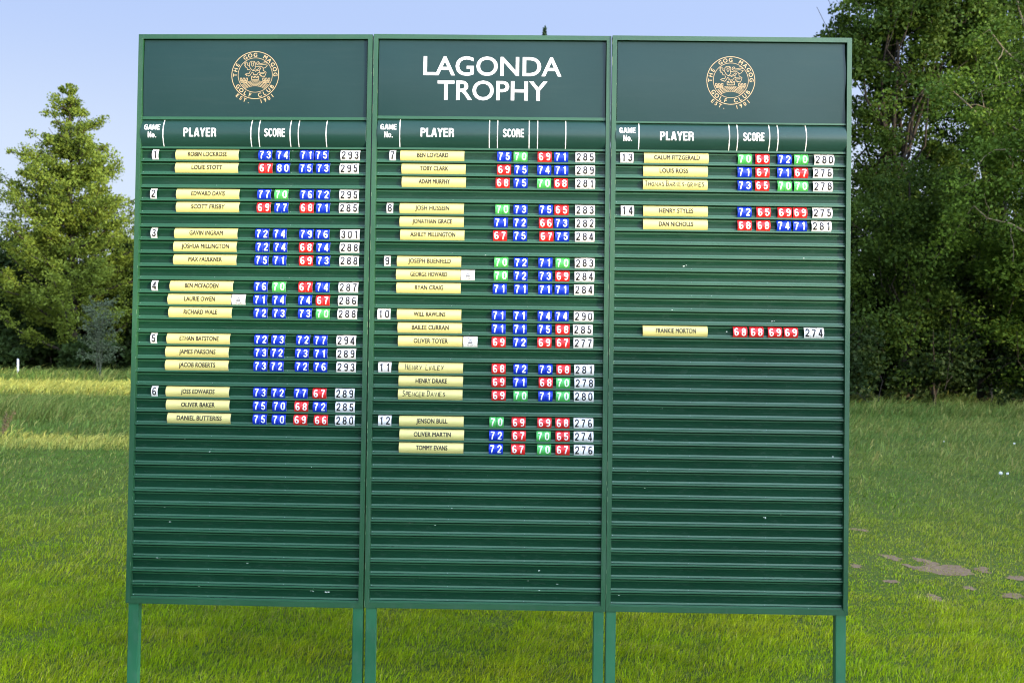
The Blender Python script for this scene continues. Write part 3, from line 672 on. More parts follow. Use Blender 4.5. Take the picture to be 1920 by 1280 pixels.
for key in 'LMR':
    game = None; rows_in = {}
    g = None
    for r in ROWS[key]:
        if r[1]: g = r[1]
        if key == 'R' and r[0] == 13: g = 'lone'
        rows_in.setdefault(g, []).append(r)
    for g, rs in rows_in.items():
        names = ['top', 'bottom'] if len(rs) == 2 else ['top', 'middle', 'bottom']
        for k, (row, gm, gu, name, nu, bu, us, sc, tot) in enumerate(rs):
            where = 'of the lone row x' if g == 'lone' else ''
            where2 = 'lone row below game fourteen' if g == 'lone' else '%s row of game %s' % (names[k], NUM[g])
            if gm:
                s = str(gm)
                for q, ch in enumerate(s):
                    lab = 'white tile with black %s, the game number at the start of game %s' % (NUM[int(ch)], NUM[gm]) if len(s) == 1 else 'white tile with black %s, %s digit of the game number starting game %s' % (NUM[int(ch)], ('first', 'second')[q], NUM[gm])
                    put(key, 'game_number_tile', tile('w', ch), gu + .0166 + q*.0336, row, lab, 'number tile', 'white game number tiles at the start of each game', rt.uniform(-.0003, .0006))
            # name plate
            hand = name.startswith('*'); txt = name.lstrip('*')
            lab = ('handwritten ' if hand else 'printed ') + 'pale yellow name plate, ' + where2
            if bu: lab += ', joined to a crest badge'
            pl = put(key, 'name_plate', PLATE, nu + .1645, row, lab, 'name plate', 'yellow name plates slotted into the slats', rt.uniform(-.0003, .0004))
            mb = MB()
            if hand:
                ps = hand_polys(txt, .305 if 'THOMAS' in txt else (.200 if 'HENRY' in txt else .222), rt); cxx = -.002 if 'THOMAS' in txt else -.030
                lay(mb, clip_rows(ps, T_H/20), M_BROWN, cxx, .0175, ty, .0005)
            else:
                ps = font_polys(txt, .0320, 0, 1.04)
                xs = [a for p in ps for a, b in p]; sxx = (.0146*len(txt) - .002)/(max(xs) - min(xs))*(.93 if txt.count('L') + txt.count('I') > 4 else 1)
                cxx = {'ETHAN BATSTONE': .006}.get(txt, .003) - (.012 if key == 'R' and 'HEN' not in txt and 'DAN' not in txt and 'FRA' not in txt and 'CAL' not in txt else 0)
                for k_, p_ in bold([[(a*sxx, b) for a, b in p] for p in clip_rows(ps, T_H/20)], .0009): lay(mb, [p_], M_BROWN, cxx, .0185, ty, .0005 + k_*.00003)
            link('lettering', mb.mesh('lettering'), pl)
            if bu:
                put(key, 'crest_badge', BADGE, bu + .0360, row, 'small white square badge with grey club crest, ' + where2, 'badge', 'crest badges beside name plates')
            for q in range(4):
                c = sc[3*q + 2]
                for d in range(2):
                    ch = sc[3*q + d]
                    gap = .0357 + (rt.random() < .4)*.0006 + (.0012 if (key, row, q) in (('M', 20, 0), ('L', 18, 1)) else 0)
                    put(key, CNAME[c] + '_score_tile', tile(c, ch), us[q] + .0177 + d*gap, row,
                        '%s tile with white %s, %s digit of %s score, %s' % (CNAME[c], NUM[int(ch)], ('first', 'second')[d], ORD[q], where2), 'score tile',
                        CNAME[c] + ' score tiles slotted into the boards', rt.uniform(-.0003, .0007), rt.uniform(-.008, .008) if d else 0)
            for d, ch in enumerate(str(tot)):
                put(key, 'white_total_tile', tile('w', ch), us[4] + .0166 + d*.0334, row,
                    'white tile with black %s, %s digit of the total, %s' % (NUM[int(ch)], ORD[d], where2), 'total tile', 'white total tiles slotted into the boards', rt.uniform(-.0006, .0010), rt.uniform(-.012, .012))
# paint chips and bird marks on the slats
rc = random.Random(77); MORE = [(k_, rc.uniform(.05, 1.17), rc.uniform(1.9 if k_ != 'R' else 1.0, 2.88), rc.uniform(.002, .010), rc.choice((1, 1, 2, 3))) for k_ in 'LMRR' for _ in range(7)]
for key, u, v, s, nchip in (*MORE, ('L', .962, 2.843, .022, 7), ('L', 1.035, 2.852, .018, 4), ('R', 1.150, 2.137, .010, 3), ('R', .995, 1.130, .012, 3), ('L', .165, 2.70, .010, 3), ('L', .41, 2.150, .008, 2), ('M', .875, 1.485, .009, 2), ('M', .23, 2.505, .009, 3), ('R', .20, 2.30, .012, 2)):
    root, TOP = BOARD[key]
    mb = MB()
    for k in range(nchip):
        a, b = rt.uniform(-s, s), rt.uniform(-s*.5, s*.5); w, h = rt.uniform(.002, .007), rt.uniform(.0012, .0035)
        vv = (v - b - V0) % PITCH_V; yy = .0081 if .058 < vv < .0655 else .0243
        n = 7; ph = rt.random()*6
        ring = [(u + a + w*math.cos(6.283*j/n)*rt.uniform(.6, 1.2), -(v - b) + h*math.sin(6.283*j/n)*rt.uniform(.6, 1.2)) for j in range(n)]
        mb.poly([(x, yy - .0002, z) for x, z in ring], M_CHIP)
    link('paint_chip', mb.mesh('paint_chip'), root, (0, 0, TOP))
# ------------------------------------------------------------------ ground
def gh(x, y):
    """height of the ground: level round the boards, rising gently beyond"""
    x = np.asarray(x, float); y = np.asarray(y, float)
    return 0.0135*np.clip(y - 22, 0, 70)
def ground():
    xs = np.concatenate([np.linspace(-900, -60, 12), np.linspace(-56, 56, 57), np.linspace(60, 900, 12)])
    ys = np.concatenate([np.linspace(-300, -10, 12), np.linspace(-6, 100, 54), np.linspace(110, 1500, 14)])
    X, Y = np.meshgrid(xs, ys); Z = gh(X, Y)
    V = np.stack([X, Y, Z], -1).reshape(-1, 3); nx = len(xs); ny = len(ys)
    i = (np.arange(ny - 1)[:, None]*nx + np.arange(nx - 1)[None]).ravel()
    return tag(link('ground', np_mesh('ground', V, np.stack([i, i + 1, i + nx + 1, i + nx], 1), [M_TURF], smooth=True)), kind='structure')
ground()
# worn bare patches in the lawn: centre x, y, half lengths
SOIL = []
def from_px(px, py, dz=0.0):
    """where the line of sight through a point of the photograph meets the ground (used once, to survey the site)"""
    a = (px - 960)/1867.0; b = (640 - py)/1867.0
    d = fwd + r2*a + u2*b; y = 5.0
    t = (dz - 1.72)/d.z
    for _ in range(6):
        p = d*t; t = (float(gh(p.x, p.y)) + dz - 1.72)/d.z
    p = d*t; return p.x, p.y
for px_, py_, wx, wy in ((1768, 1067, 50, 15), (1735, 1052, 22, 7), (1800, 1075, 30, 6), (1672, 1045, 22, 6), (1610, 993, 18, 4), (1605, 1061, 10, 6), (1672, 1090, 15, 5), (1752, 1121, 20, 8), (1842, 1070, 16, 5), (1908, 1084, 20, 7), (1898, 1117, 26, 7), (1818, 1103, 16, 4), (1845, 1066, 12, 4), (1706, 1062, 12, 5)):
    x, y = from_px(px_, py_); x2, _ = from_px(px_ + wx, py_); _, y2 = from_px(px_, py_ - wy)
    SOIL.append((x, y, abs(x2 - x)*.9, abs(y2 - y)*.9))
rs_ = np.random.RandomState(5)
for k, (x, y, a, b) in enumerate(SOIL):
    n = 44; th = np.arange(n)*2*math.pi/n
    rr = .86 + .24*np.sin(2*th + rs_.rand()*6) + .14*np.sin(5*th + rs_.rand()*6) + .07*rs_.randn(n)
    ring = [(x + a*rr[i]*math.cos(th[i]), y + b*rr[i]*math.sin(th[i])) for i in range(n)]
    mb = MB()
    for i in range(n):
        p, q = ring[i], ring[(i + 1) % n]; mb.poly([(x, y, .004 + k*.0003), (p[0], p[1], .0015 + k*.0003), (q[0], q[1], .0015 + k*.0003)], M_SOIL)
    tag(link('soil_patch', mb.mesh('soil_patch')), kind='structure')

# ------------------------------------------------------------------ grass
rg = np.random.RandomState(11)
def lowf(x, y, s, seed):
    r = np.random.RandomState(seed); v = 0
    for k in range(6):
        a = r.rand()*6.283; f = s*(1.0 + .8*r.rand())*(1.55**k); v = v + np.sin((x*math.cos(a) + y*math.sin(a))*f + r.rand()*6.283)/(1.3**k)
    return v/2.6
GV, GF, GC = [], [], []
def blades(n, y0, y1, hmin, hmax, w, kind, xlim=None, xr=None, f0=.01, f1=.01):
    t = rg.rand(n); y = np.sqrt(y0*y0 + t*(y1*y1 - y0*y0)) if xr is None else y0 + t*(y1 - y0)
    if xr is None: x = (rg.rand(n)*2 - 1)*(y*.56 + 1.1)
    else: x = xr[0] + rg.rand(n)*(xr[1] - xr[0])
    keep = (rg.rand(n) < (y - y0)/f0) & (rg.rand(n) < (y1 - y)/f1)
    # thin the turf where only the boards' backs see it
    hid = (np.abs(x - (-.18)*y*.36) < .0) ; keep &= ~hid
    inb = (x > -.34*y) & (x < .30*y) & (y > 7.9); keep &= ~(inb & (rg.rand(n) < .8))
    dmin = np.full(n, 99.0)
    for sx_, sy_, a, b in SOIL:
        d = ((x - sx_)/a)**2 + ((y - sy_)/b)**2 + .7*lowf(x, y, 9, 3); dmin = np.minimum(dmin, d)
    keep &= ~(rg.rand(n) < np.clip((1.05 - dmin)*.8, 0, .62))
    x, y, dmin = x[keep], y[keep], dmin[keep]; n = len(x); nearsoil = np.clip((5 - dmin)/4, 0, 1)
    m = lowf(x, y, .5, 1); m2 = lowf(x, y, 2.6, 2); m3 = lowf(x, y, 6.5, 4)
    h = (hmin + (hmax - hmin)*rg.rand(n))*(1 + .38*m2 + .50*m3)
    if kind == 'lawn':
        worn = np.exp(-(((y - 8.6)/2.2)**2)) * (x > 2.2)
        h = h*(1 - .45*worn)
    h = np.clip(h*(1 - .35*nearsoil), .012, None)
    az = rg.rand(n)*6.283; lean = (.35 + .85*rg.rand(n)); 
    wdir = az + rg.randn(n)*.5 + 1.57
    dx, dy = np.cos(az)*lean*h, np.sin(az)*lean*h
    # blades lie in swirls
    sw = lowf(x, y, 3.3, 9)*2.5; dx += .25*h*np.cos(sw) + .38*h; dy += .30*h*np.sin(sw)
    z = gh(x, y); wx, wy = np.cos(wdir)*w*.5, np.sin(wdir)*w*.5
    ww = .7 + .6*rg.rand(n); wx, wy = wx*ww, wy*ww
    P = np.empty((n, 6, 3))
    for k, (f, hh, wk) in enumerate(((0, 0, 1), (.38, .62, .85), (1.0, 1.0 - .0, .12))):
        zz = z + h*hh*(1 - .25*lean*(k == 2)) - (.004 if k == 0 else 0)
        P[:, 2*k] = np.stack([x + dx*f - wx*wk, y + dy*f - wy*wk, zz], 1); P[:, 2*k + 1] = np.stack([x + dx*f + wx*wk, y + dy*f + wy*wk, zz], 1)
    base = sum(len(v) for v in GV); idx = base + np.arange(n)[:, None]*6
    F = np.concatenate([idx + np.array([0, 1, 3, 2]), idx + np.array([2, 3, 5, 4])], 0)
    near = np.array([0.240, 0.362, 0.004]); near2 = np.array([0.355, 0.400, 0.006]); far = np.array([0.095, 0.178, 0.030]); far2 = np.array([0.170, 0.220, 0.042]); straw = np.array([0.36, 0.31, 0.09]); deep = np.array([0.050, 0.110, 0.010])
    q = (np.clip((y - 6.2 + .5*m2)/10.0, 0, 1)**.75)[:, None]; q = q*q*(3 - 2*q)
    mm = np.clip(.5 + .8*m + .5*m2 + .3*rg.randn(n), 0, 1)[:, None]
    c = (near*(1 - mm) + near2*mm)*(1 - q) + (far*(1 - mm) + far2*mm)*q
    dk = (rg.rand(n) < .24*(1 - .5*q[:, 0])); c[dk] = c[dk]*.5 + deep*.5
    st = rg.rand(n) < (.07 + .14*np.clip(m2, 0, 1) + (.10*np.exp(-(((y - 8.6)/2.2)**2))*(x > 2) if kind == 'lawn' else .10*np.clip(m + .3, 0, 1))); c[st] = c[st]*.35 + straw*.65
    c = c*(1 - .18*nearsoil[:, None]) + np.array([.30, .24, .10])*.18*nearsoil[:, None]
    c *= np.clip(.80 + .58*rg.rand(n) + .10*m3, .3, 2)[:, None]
    if kind == 'meadow': c = c*.82 + np.array([.22, .22, .08])*.15
    if kind == 'dry': c = c*.45 + np.array([.56, .52, .12])*.55  # sunlight painted into the blade colour of the two lit strips
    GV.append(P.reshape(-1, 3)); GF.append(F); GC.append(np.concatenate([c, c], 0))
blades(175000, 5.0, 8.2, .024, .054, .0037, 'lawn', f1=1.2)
blades(135000, 7.0, 13.5, .026, .054, .0066, 'lawn', f0=1.0, f1=4.0)
blades(85000, 9.5, 23.0, .035, .070, .0125, 'lawn', f0=4.5, f1=5.0)
blades(66000, 17.5, 40.0, .08, .22, .024, 'meadow', f0=6.0)
blades(26000, 40.0, 66.0, .16, .38, .045, 'meadow')
blades(20000, 41.0, 50.5, .18, .42, .035, 'dry', xr=(-30, -13))  # far lit strip: extra blades, sun glow painted into their yellow
blades(7000, 19.0, 21.8, .06, .17, .014, 'dry', xr=(-13, -5.5))  # near lit strip, its sunlight likewise put into the blade colour
blades(9000, 33.0, 39.5, .20, .55, .030, 'meadow', xr=(10, 28))       # rough grass at the foot of the trees
blades(9000, 56.0, 68.0, .30, .75, .050, 'meadow', xr=(-42, -14))
blades(700, 26.0, 27.5, .5, .8, .02, 'meadow', xr=(-16, -12))
def strand(): pass
Vg = np.concatenate(GV); Fg = np.concatenate(GF); Cg = np.concatenate(GC); Cg = np.concatenate([Cg, np.ones((len(Cg), 1))], 1)
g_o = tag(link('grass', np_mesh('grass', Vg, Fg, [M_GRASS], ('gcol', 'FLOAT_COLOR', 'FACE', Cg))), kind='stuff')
del Vg, Fg, Cg, GV, GF, GC

# ------------------------------------------------------------------ trees
def tubes(name, paths, mat, parent=None, sides=6):
    """tapered limbs: each path is a list of (x, y, z, radius)"""
    V, F = [], []
    for path in paths:
        n0 = len(V)
        for i, (x, y, z, r) in enumerate(path):
            a = Vector(path[max(0, i - 1)][:3]); b = Vector(path[min(len(path) - 1, i + 1)][:3]); t = (b - a).normalized()
            s = t.cross(Vector((0.3, 0.9, 0.1))).normalized(); u = t.cross(s)
            for k in range(sides):
                w = s*math.cos(6.2832*k/sides)*r + u*math.sin(6.2832*k/sides)*r; V.append((x + w.x, y + w.y, z + w.z))
        for i in range(len(path) - 1):
            for k in range(sides):
                a, b = n0 + i*sides + k, n0 + i*sides + (k + 1) % sides; F.append((a, b, b + sides, a + sides))
    return link(name, np_mesh(name, np.array(V), np.array(F), [mat], smooth=True), parent)
def leaves(name, C, Rr, per, size, mat, rs, flat=.6, parent=None, droop=0.0, surface=.5, aspect=.62):
    """leaf faces scattered through clumps: C centres (n,3), Rr radii"""
    n = len(C); m = n*per
    c = np.repeat(C, per, 0); r = np.repeat(Rr, per)
    d = rs.randn(m, 3); d /= np.linalg.norm(d, axis=1)[:, None]; q = rs.rand(m)**surface
    p = c + d*(q*r)[:, None]*np.array([1, 1, flat]); p[:, 2] -= droop*(q*r)**2
    a = rs.randn(m, 3); a[:, 2] -= droop*2; a /= np.linalg.norm(a, axis=1)[:, None]
    nn = rs.randn(m, 3) + np.array([0, 0, .7]); b = np.cross(nn, a); b /= np.linalg.norm(b, axis=1)[:, None] + 1e-9
    s = size*(.6 + .8*rs.rand(m))[:, None]
    V = np.stack([p - a*s*.5, p + b*s*.5*aspect, p + a*s*.5, p - b*s*.5*aspect], 1).reshape(-1, 3)
    F = (np.arange(m)[:, None]*4 + np.arange(4))
    tint = np.clip(np.repeat(rs.rand(n), per)*.55 + rs.rand(m)*.45, 0, 1)
    return link(name, np_mesh(name, V, F, [mat], ('tint', 'FLOAT', 'FACE', tint)), parent)
def tree_root(name, x, y, label, cat='tree', group=None):
    o = bpy.data.objects.new(name, None); COL.objects.link(o); o.location = (x, y, float(gh(x, y))); return tag(o, label, cat, group)
def limb(rs, p0, p1, r0, r1, n=5, wob=.06, sag=0.0):
    out = []; p0 = np.array(p0, float); p1 = np.array(p1, float); L = np.linalg.norm(p1 - p0)
    for i in range(n + 1):
        t = i/n; q = p0 + (p1 - p0)*t + rs.randn(3)*wob*L*math.sin(math.pi*t)*.6; q[2] -= sag*L*math.sin(math.pi*t)
        out.append((*q, r0 + (r1 - r0)*t))
    return out
def blob_tree(name, x, y, ellips, nclump, per, leaf, mat, label, seed, trunk=.25, clump=.9, group=None, flat=.65, height=None, limbs=14, shell=.35, droop=0.0, bark_mat=None):
    """broad tree: several ellipsoids (dx, dy, z, rx, ry, rz, weight) filled with leaf clumps, limbs reaching them"""
    rs = np.random.RandomState(seed); root = tree_root(name, x, y, label, 'tree', group)
    Cs = []
    wsum = sum(e[6] for e in ellips)
    for e in ellips:
        n = int(nclump*e[6]/wsum); d = rs.randn(n, 3); d /= np.linalg.norm(d, axis=1)[:, None]
        Cs.append(np.array(e[:3]) + d*(rs.rand(n)**shell)[:, None]*np.array(e[3:6])*(.92 + .16*rs.rand(n))[:, None])
    C = np.concatenate(Cs); C = C[C[:, 2] > .3]
    Rr = clump*(.6 + .8*rs.rand(len(C)))
    top = max(e[2] + e[5]*.7 for e in ellips) if height is None else height
    tr = limb(rs, (0, 0, -.3), (rs.randn()*.4, rs.randn()*.3, top), trunk, trunk*.15, 9, .012); paths = [tr]
    for k in rs.choice(len(C), min(limbs, len(C)), replace=False):
        zt = max(.8, C[k][2]*rs.uniform(.35, .75)); j = min(8, int(9*zt/top)); b = tr[j]
        r0 = b[3]*rs.uniform(.35, .6); paths.append(limb(rs, b[:3], C[k], r0, .015, 6, .07, -.06))
        for _ in range(2):
            q = paths[-1][rs.randint(2, 5)]; e2 = C[k] + rs.randn(3)*1.3; paths.append(limb(rs, q[:3], e2, q[3]*.6, .01, 4, .08))
    tubes('trunk', paths, bark_mat or M_BARK, root)
    leaves('crown', C, Rr, per, leaf, mat, rs, flat, root, droop)
    return root

# the tall conical tree beyond the meadow, catching the evening sun
def cone_tree():
    rs = np.random.RandomState(21); x0, y0 = -31.2, 70.0
    root = tree_root('alder_tree', x0, y0, 'tall conical broadleaf tree with sunlit yellow-green crown beyond the meadow')
    g0 = float(gh(x0, y0)); prof = [(3.4, 4.6), (5.0, 5.6), (7.0, 6.3), (8.6, 6.0), (10, 5.4), (12, 4.6), (13.8, 4.0), (15.7, 3.1), (17.6, 2.3), (19.3, 1.35), (20.6, .45), (21.2, .15)]
    zs = [p[0] for p in prof]; rsd = [p[1] for p in prof]
    C, Rr = [], []; trunk = limb(rs, (.5, 0, -.3), (-.35, 0, 20.9 - g0), .36, .03, 12, .006); paths = [trunk]
    z = 4.9
    while z < 21.0:
        nb = 7 if z < 18 else 4
        a0 = rs.rand()*6.283
        for k in range(nb):
            a = a0 + 6.283*k/nb + rs.randn()*.25; r = np.interp(z, zs, rsd)*rs.uniform(.62, 1.2)
            zz = z + rs.randn()*.25
            tip = np.array([math.cos(a)*r + .5 - .85*zz/21, math.sin(a)*r, zz - g0 + .12*r]); b = trunk[min(12, max(1, int(12*max(.3, zz - .25*r)/21)))]
            L_ = limb(rs, b[:3], tip, .03 + .018*r, .012, 5, .05, .03); paths.append(L_)
            m = max(2, int(r*2.1))
            for j in range(m):
                t = .28 + .72*(j + rs.rand()*.6)/m; q = np.array(L_[min(5, int(t*5))][:3])*(1 - (t*5 % 1)) + np.array(L_[min(5, int(t*5) + 1)][:3])*(t*5 % 1)
                C.append(q + rs.randn(3)*np.array([.3, .3, .2])); Rr.append((.40 + .48*rs.rand())*(1.0 if z < 17 else .7))
        z += .62 if z > 8 else .75
    for zz in np.linspace(18.6, 21.1, 12):
        C.append(np.array([.5 - .85*zz/21, 0, zz - g0]) + rs.randn(3)*np.array([.3, .3, .05])*(21.6 - zz)); Rr.append(.22 + .09*(21.3 - zz))
    # one long limb reaching out to the west
    for t in np.linspace(.35, 1, 6): C.append(np.array([-4.3*t, 0, 15.6 + .7*t - g0]) + rs.randn(3)*.1); Rr.append(.38)
    paths.append(limb(rs, (0, 0, 15.3 - g0), (-4.3, 0, 16.3 - g0), .07, .02))
    tubes('trunk', paths, M_BARK, root); leaves('crown', np.array(C), np.array(Rr), 82, .19, M_LEAF_L, rs, .72, root, 0, .6)
cone_tree()
# dark trees and scrub behind it
BG = 'dark trees along the far edge of the meadow'
def dark(x, y, rx, h, seed, label, per=150, nc=None, leaf=.24, mat=None, cl=.95):
    nc = nc or int(14*rx*h/9)
    blob_tree('hedgerow_tree', x, y, [(0, 0, h*.32, rx*1.05, 2.4, h*.34, 1.2), (rs2.uniform(-.6, .6), 0, h*.66, rx*.72, 2.0, h*.33, .8)], nc, per, leaf, mat or M_LEAF_D, label, seed, .22, cl, BG)
rs2 = random.Random(3)
for i, (x, y, rx, h, lb) in enumerate((
   (-44, 80, 5.0, 13.0, 'dark bushy tree low at the far edge, behind the conical tree’s outer branches'), (-37.5, 77, 4.8, 11.5, 'dark rounded tree directly behind the white stake'),
   (-31.5, 80, 4.6, 10.5, 'dark low tree behind the trunk of the conical tree'), (-26.8, 78, 4.2, 13, 'dark tree between the conical tree and the first scoreboard'),
   (-22.5, 84, 3.8, 13.5, 'taller dark tree half hidden by the first scoreboard’s edge'), (-15, 86, 4.5, 12.0, 'broad dark tree behind the first scoreboard'), (-6, 88, 4.6, 10.0, 'dark tree far behind the middle scoreboard'),
   (4, 84, 4.6, 11.0, 'dark tree far behind the LAGONDA TROPHY board'), (13, 80, 4.6, 13.0, 'dark tree far behind the third scoreboard'))):
    dark(x, y, rx, h, 40 + i, lb.replace('’', "'"))
def scrub(x, y, rx, h, seed, label, group, leaf=.34, mat=None):
    blob_tree('thorn_bush', x, y, [(0, 0, h*.38, rx, 1.6, h*.42, 1.0), (rs2.uniform(-1, 1), .3, h*.62, rx*.6, 1.3, h*.36, .5)], int(rx*h*6), 75, leaf, mat or M_LEAF_D, label, seed, .08, .75, group, limbs=5, shell=.6)
GS = 'dark thorn bushes filling the foot of the far trees'
for i, (x, rx, h, lb) in enumerate(((-44, 3.9, 9.4, 'dark thorn bush under the trees at the far end of the meadow'), (-39, 3.9, 8.8, 'dark thorn bush behind the white stake'), (-34, 3.8, 9.0, 'dark thorn bush beside the conical tree, on the stake side'),
     (-29.3, 3.8, 9.2, 'dark thorn bush behind the pale sapling'), (-24.5, 3.8, 10.2, 'dark thorn bush next to the first scoreboard edge'), (-19, 3.6, 8, 'dark thorn bush behind the first scoreboard'))):
    scrub(x, 73.5 + .6*(i % 2), rx, h*1.12, 140 + i, lb, GS, .46)
for i, x in enumerate((-41.5, -36.6, -33.2, -30.0, -26.8)):
    scrub(x, 76.2, 2.6, 4.6, 210 + i, ['low thorn bush deep in the far trees behind the stake', 'low thorn bush filling the gap left of the conical tree trunk', 'low thorn bush just beside the conical tree trunk', 'low thorn bush just past the conical tree trunk', 'low thorn bush deep in shade near the first scoreboard'][i], GS, .5)
for i, x in enumerate((-35.2, -28.4, -23.8)):
    scrub(x, 67.5, 2.3, 3.0, 230 + i, ['low dark bramble in front of the conical tree on the stake side', 'low dark bramble between the conical tree trunk and the sapling', 'low dark bramble right beside the first scoreboard edge'][i], 'low brambles at the foot of the conical tree', .34)
GS2 = 'dark bushes filling the foot of the wood at the lawn edge'
for i, (x, rx, h, lb) in enumerate(((13.2, 2.6, 8.0, 'dark bush just behind the third scoreboard stile'), (17.4, 3.0, 9.0, 'dark bush at the foot of the tall tree nearest the boards'), (21.8, 3.0, 9.5, 'dark bush between the two dense leafy trees'), (26.5, 3.2, 9.5, 'dark bush at the picture edge under the willow'))):
    scrub(x, 43.4, rx, h, 160 + i, lb, GS2, .26)
for i, (x, h) in enumerate(((15.5, 9.5), (21.5, 10.5), (27.5, 10))):
    dark(x, 51, 3.6, h, 180 + i, ['dark tree deep in the wood behind the third scoreboard edge', 'dark tree deep in the wood behind the pale limbs', 'dark tree deep in the wood at the picture edge'][i], 100, 150, .36)
for i, (x, rx, h) in enumerate(((13.0, 1.9, 3.2), (16.6, 2.1, 3.6), (20.2, 2.0, 3.0), (23.6, 2.2, 3.4))):
    scrub(x, 38.6 + .5*(i % 2), rx, h, 190 + i, ['low dark bush at the lawn edge beside the third scoreboard', 'low dark bush in front of the dense tree next to the scoreboard', 'low dark bush under the sunlit sprays', 'low dark bush at the picture edge in front of the wood'][i], 'low bushes along the lawn edge', .17)
# two thin tips that stand just above the boards
def spire(x, y, top, seed, label):
    rs = np.random.RandomState(seed); root = tree_root('spire_tree', x, y, label); g0 = float(gh(x, y)); H = top - g0
    z = np.linspace(2, H, 150); r = np.clip((H - z)*.075, .02, 1.3); a = rs.rand(150)*6.283
    C = np.stack([np.cos(a)*r*.8, np.sin(a)*r*.8, z], 1); Rr = np.clip(r*.5, .13, .5)
    tubes('trunk', [limb(rs, (0, 0, -.2), (0, 0, H), .22, .02, 8, .003)], M_BARK, root); leaves('crown', C, Rr, 60, .13, M_LEAF_C, rs, 1.3, root)
spire(1.72, 60.0, 22.2, 61, 'thin dark tree tip showing above the middle scoreboard')
spire(5.45, 60.0, 21.45, 62, 'tiny tree tip barely clearing the joint of the middle and third boards')
# tall trees at the right
blob_tree('tall_tree', 16.9, 45, [(-.6, 0, 15.5, 2.9, 2.6, 4.2, 1.0), (.2, 0, 9.2, 2.9, 2.5, 3.8, .9), (1.8, 0, 19.5, 3.5, 2.6, 4.0, 1.0)], 270, 240, .185, M_LEAF_R, 'tall dark broadleaf tree rising behind the third scoreboard’s corner'.replace('’', "'"), 71, .3, .85, 'tall trees at the wood edge', limbs=26, shell=.5)
blob_tree('tall_tree', 21.8, 46, [(0, 0, 14.5, 3.8, 2.8, 5.0, 1.0), (.5, 0, 20.0, 4.0, 2.8, 4.0, .9), (-1.2, 0, 8.5, 3.4, 2.6, 3.0, .6)], 320, 230, .185, M_LEAF_R, 'tall leafy tree between the board corner and the pale-limbed willow', 72, .35, .9, 'tall trees at the wood edge', limbs=26, shell=.5)
def willow():
    rs = np.random.RandomState(73); x0, y0 = 22.5, 37.0; root = tree_root('willow_tree', x0, y0, 'loose bright green tree with long pale slanting limbs at the wood edge')
    tr = limb(rs, (0, 0, -.3), (-.8, .3, 9.5), .42, .22, 8, .02); paths = [tr]; C = []
    for (tx, tz, r) in ((-6.2, 12.4, .13), (-5.0, 9.6, .10), (-4.4, 14.6, .12), (-1.5, 17.5, .14), (1.6, 16.0, .14), (-3.2, 17.2, .1), (-5.6, 7.6, .08), (3.4, 13, .12), (-2.6, 12.0, .1), (.6, 19.0, .1), (-4.0, 11.0, .09)):
        b = tr[rs.randint(4, 9)]; L_ = limb(rs, b[:3], (tx, rs.uniform(-1.5, 1.5), tz), r*1.15, .02, 7, .04, -.05); paths.append(L_)
        for q in L_[2:]:
            for _ in range(4): C.append(np.array(q[:3]) + rs.randn(3)*np.array([.8, .8, .6]))
            e2 = np.array(q[:3]) + rs.randn(3)*np.array([1.2, .8, 1.0]); paths.append(limb(rs, q[:3], e2, q[3]*.5, .008, 4, .08)); C.append(e2)
    C = np.array(C); tubes('trunk', paths, M_PALEBARK, root); leaves('crown', C, .55 + .5*rs.rand(len(C)), 140, .14, M_LEAF_W, rs, .8, root, .15)
m_, nt_, b_ = new_mat('pale_bark', .8, .2); n_ = noise(nt_, 7, 5, world_pos(nt_)); nt_.links.new(ramp(nt_, n_.outputs[0], [(.3, (.10, .085, .05)), (.7, (.24, .20, .12))]).outputs[0], b_.inputs['Base Color']); M_PALEBARK = m_
willow()
blob_tree('hazel_tree', 16.0, 40.5, [(0, 0, 3.6, 3.3, 2.2, 3.4, 1.0), (.3, 0, 7.4, 2.9, 2.0, 2.6, .8)], 170, 170, .15, M_LEAF_R, 'dense dark tree leafy to the ground beside the third scoreboard', 74, .2, .8, 'dense trees leafy down to the grass', limbs=10, shell=.45)
blob_tree('hazel_tree', 21.2, 39.0, [(0, 0, 3.4, 3.4, 2.2, 3.2, 1.0), (-.6, 0, 6.8, 3.1, 2.0, 2.6, .8)], 170, 170, .15, M_LEAF_W, 'dense tree with sunlit yellow-green sprays, leafy to the grass', 75, .2, .8, 'dense trees leafy down to the grass', limbs=10, shell=.45)
blob_tree('hazel_tree', 27.0, 39.5, [(0, 0, 3.6, 3.6, 2.4, 3.4, 1.0), (0, 0, 7.8, 3.2, 2.2, 3.2, .8)], 110, 120, .2, M_LEAF_R, 'dense tree at the far end of the wood edge, cut by the picture frame', 76, .2, .9, 'dense trees leafy down to the grass', limbs=8, shell=.45)
blob_tree('tall_tree', 28.5, 43, [(0, 0, 12.5, 4.0, 3, 5.5, 1.0)], 90, 120, .2, M_LEAF_R, 'tall tree beyond the pale-limbed willow at the picture edge', 77, .3, 1.0, 'tall trees at the wood edge', limbs=12)
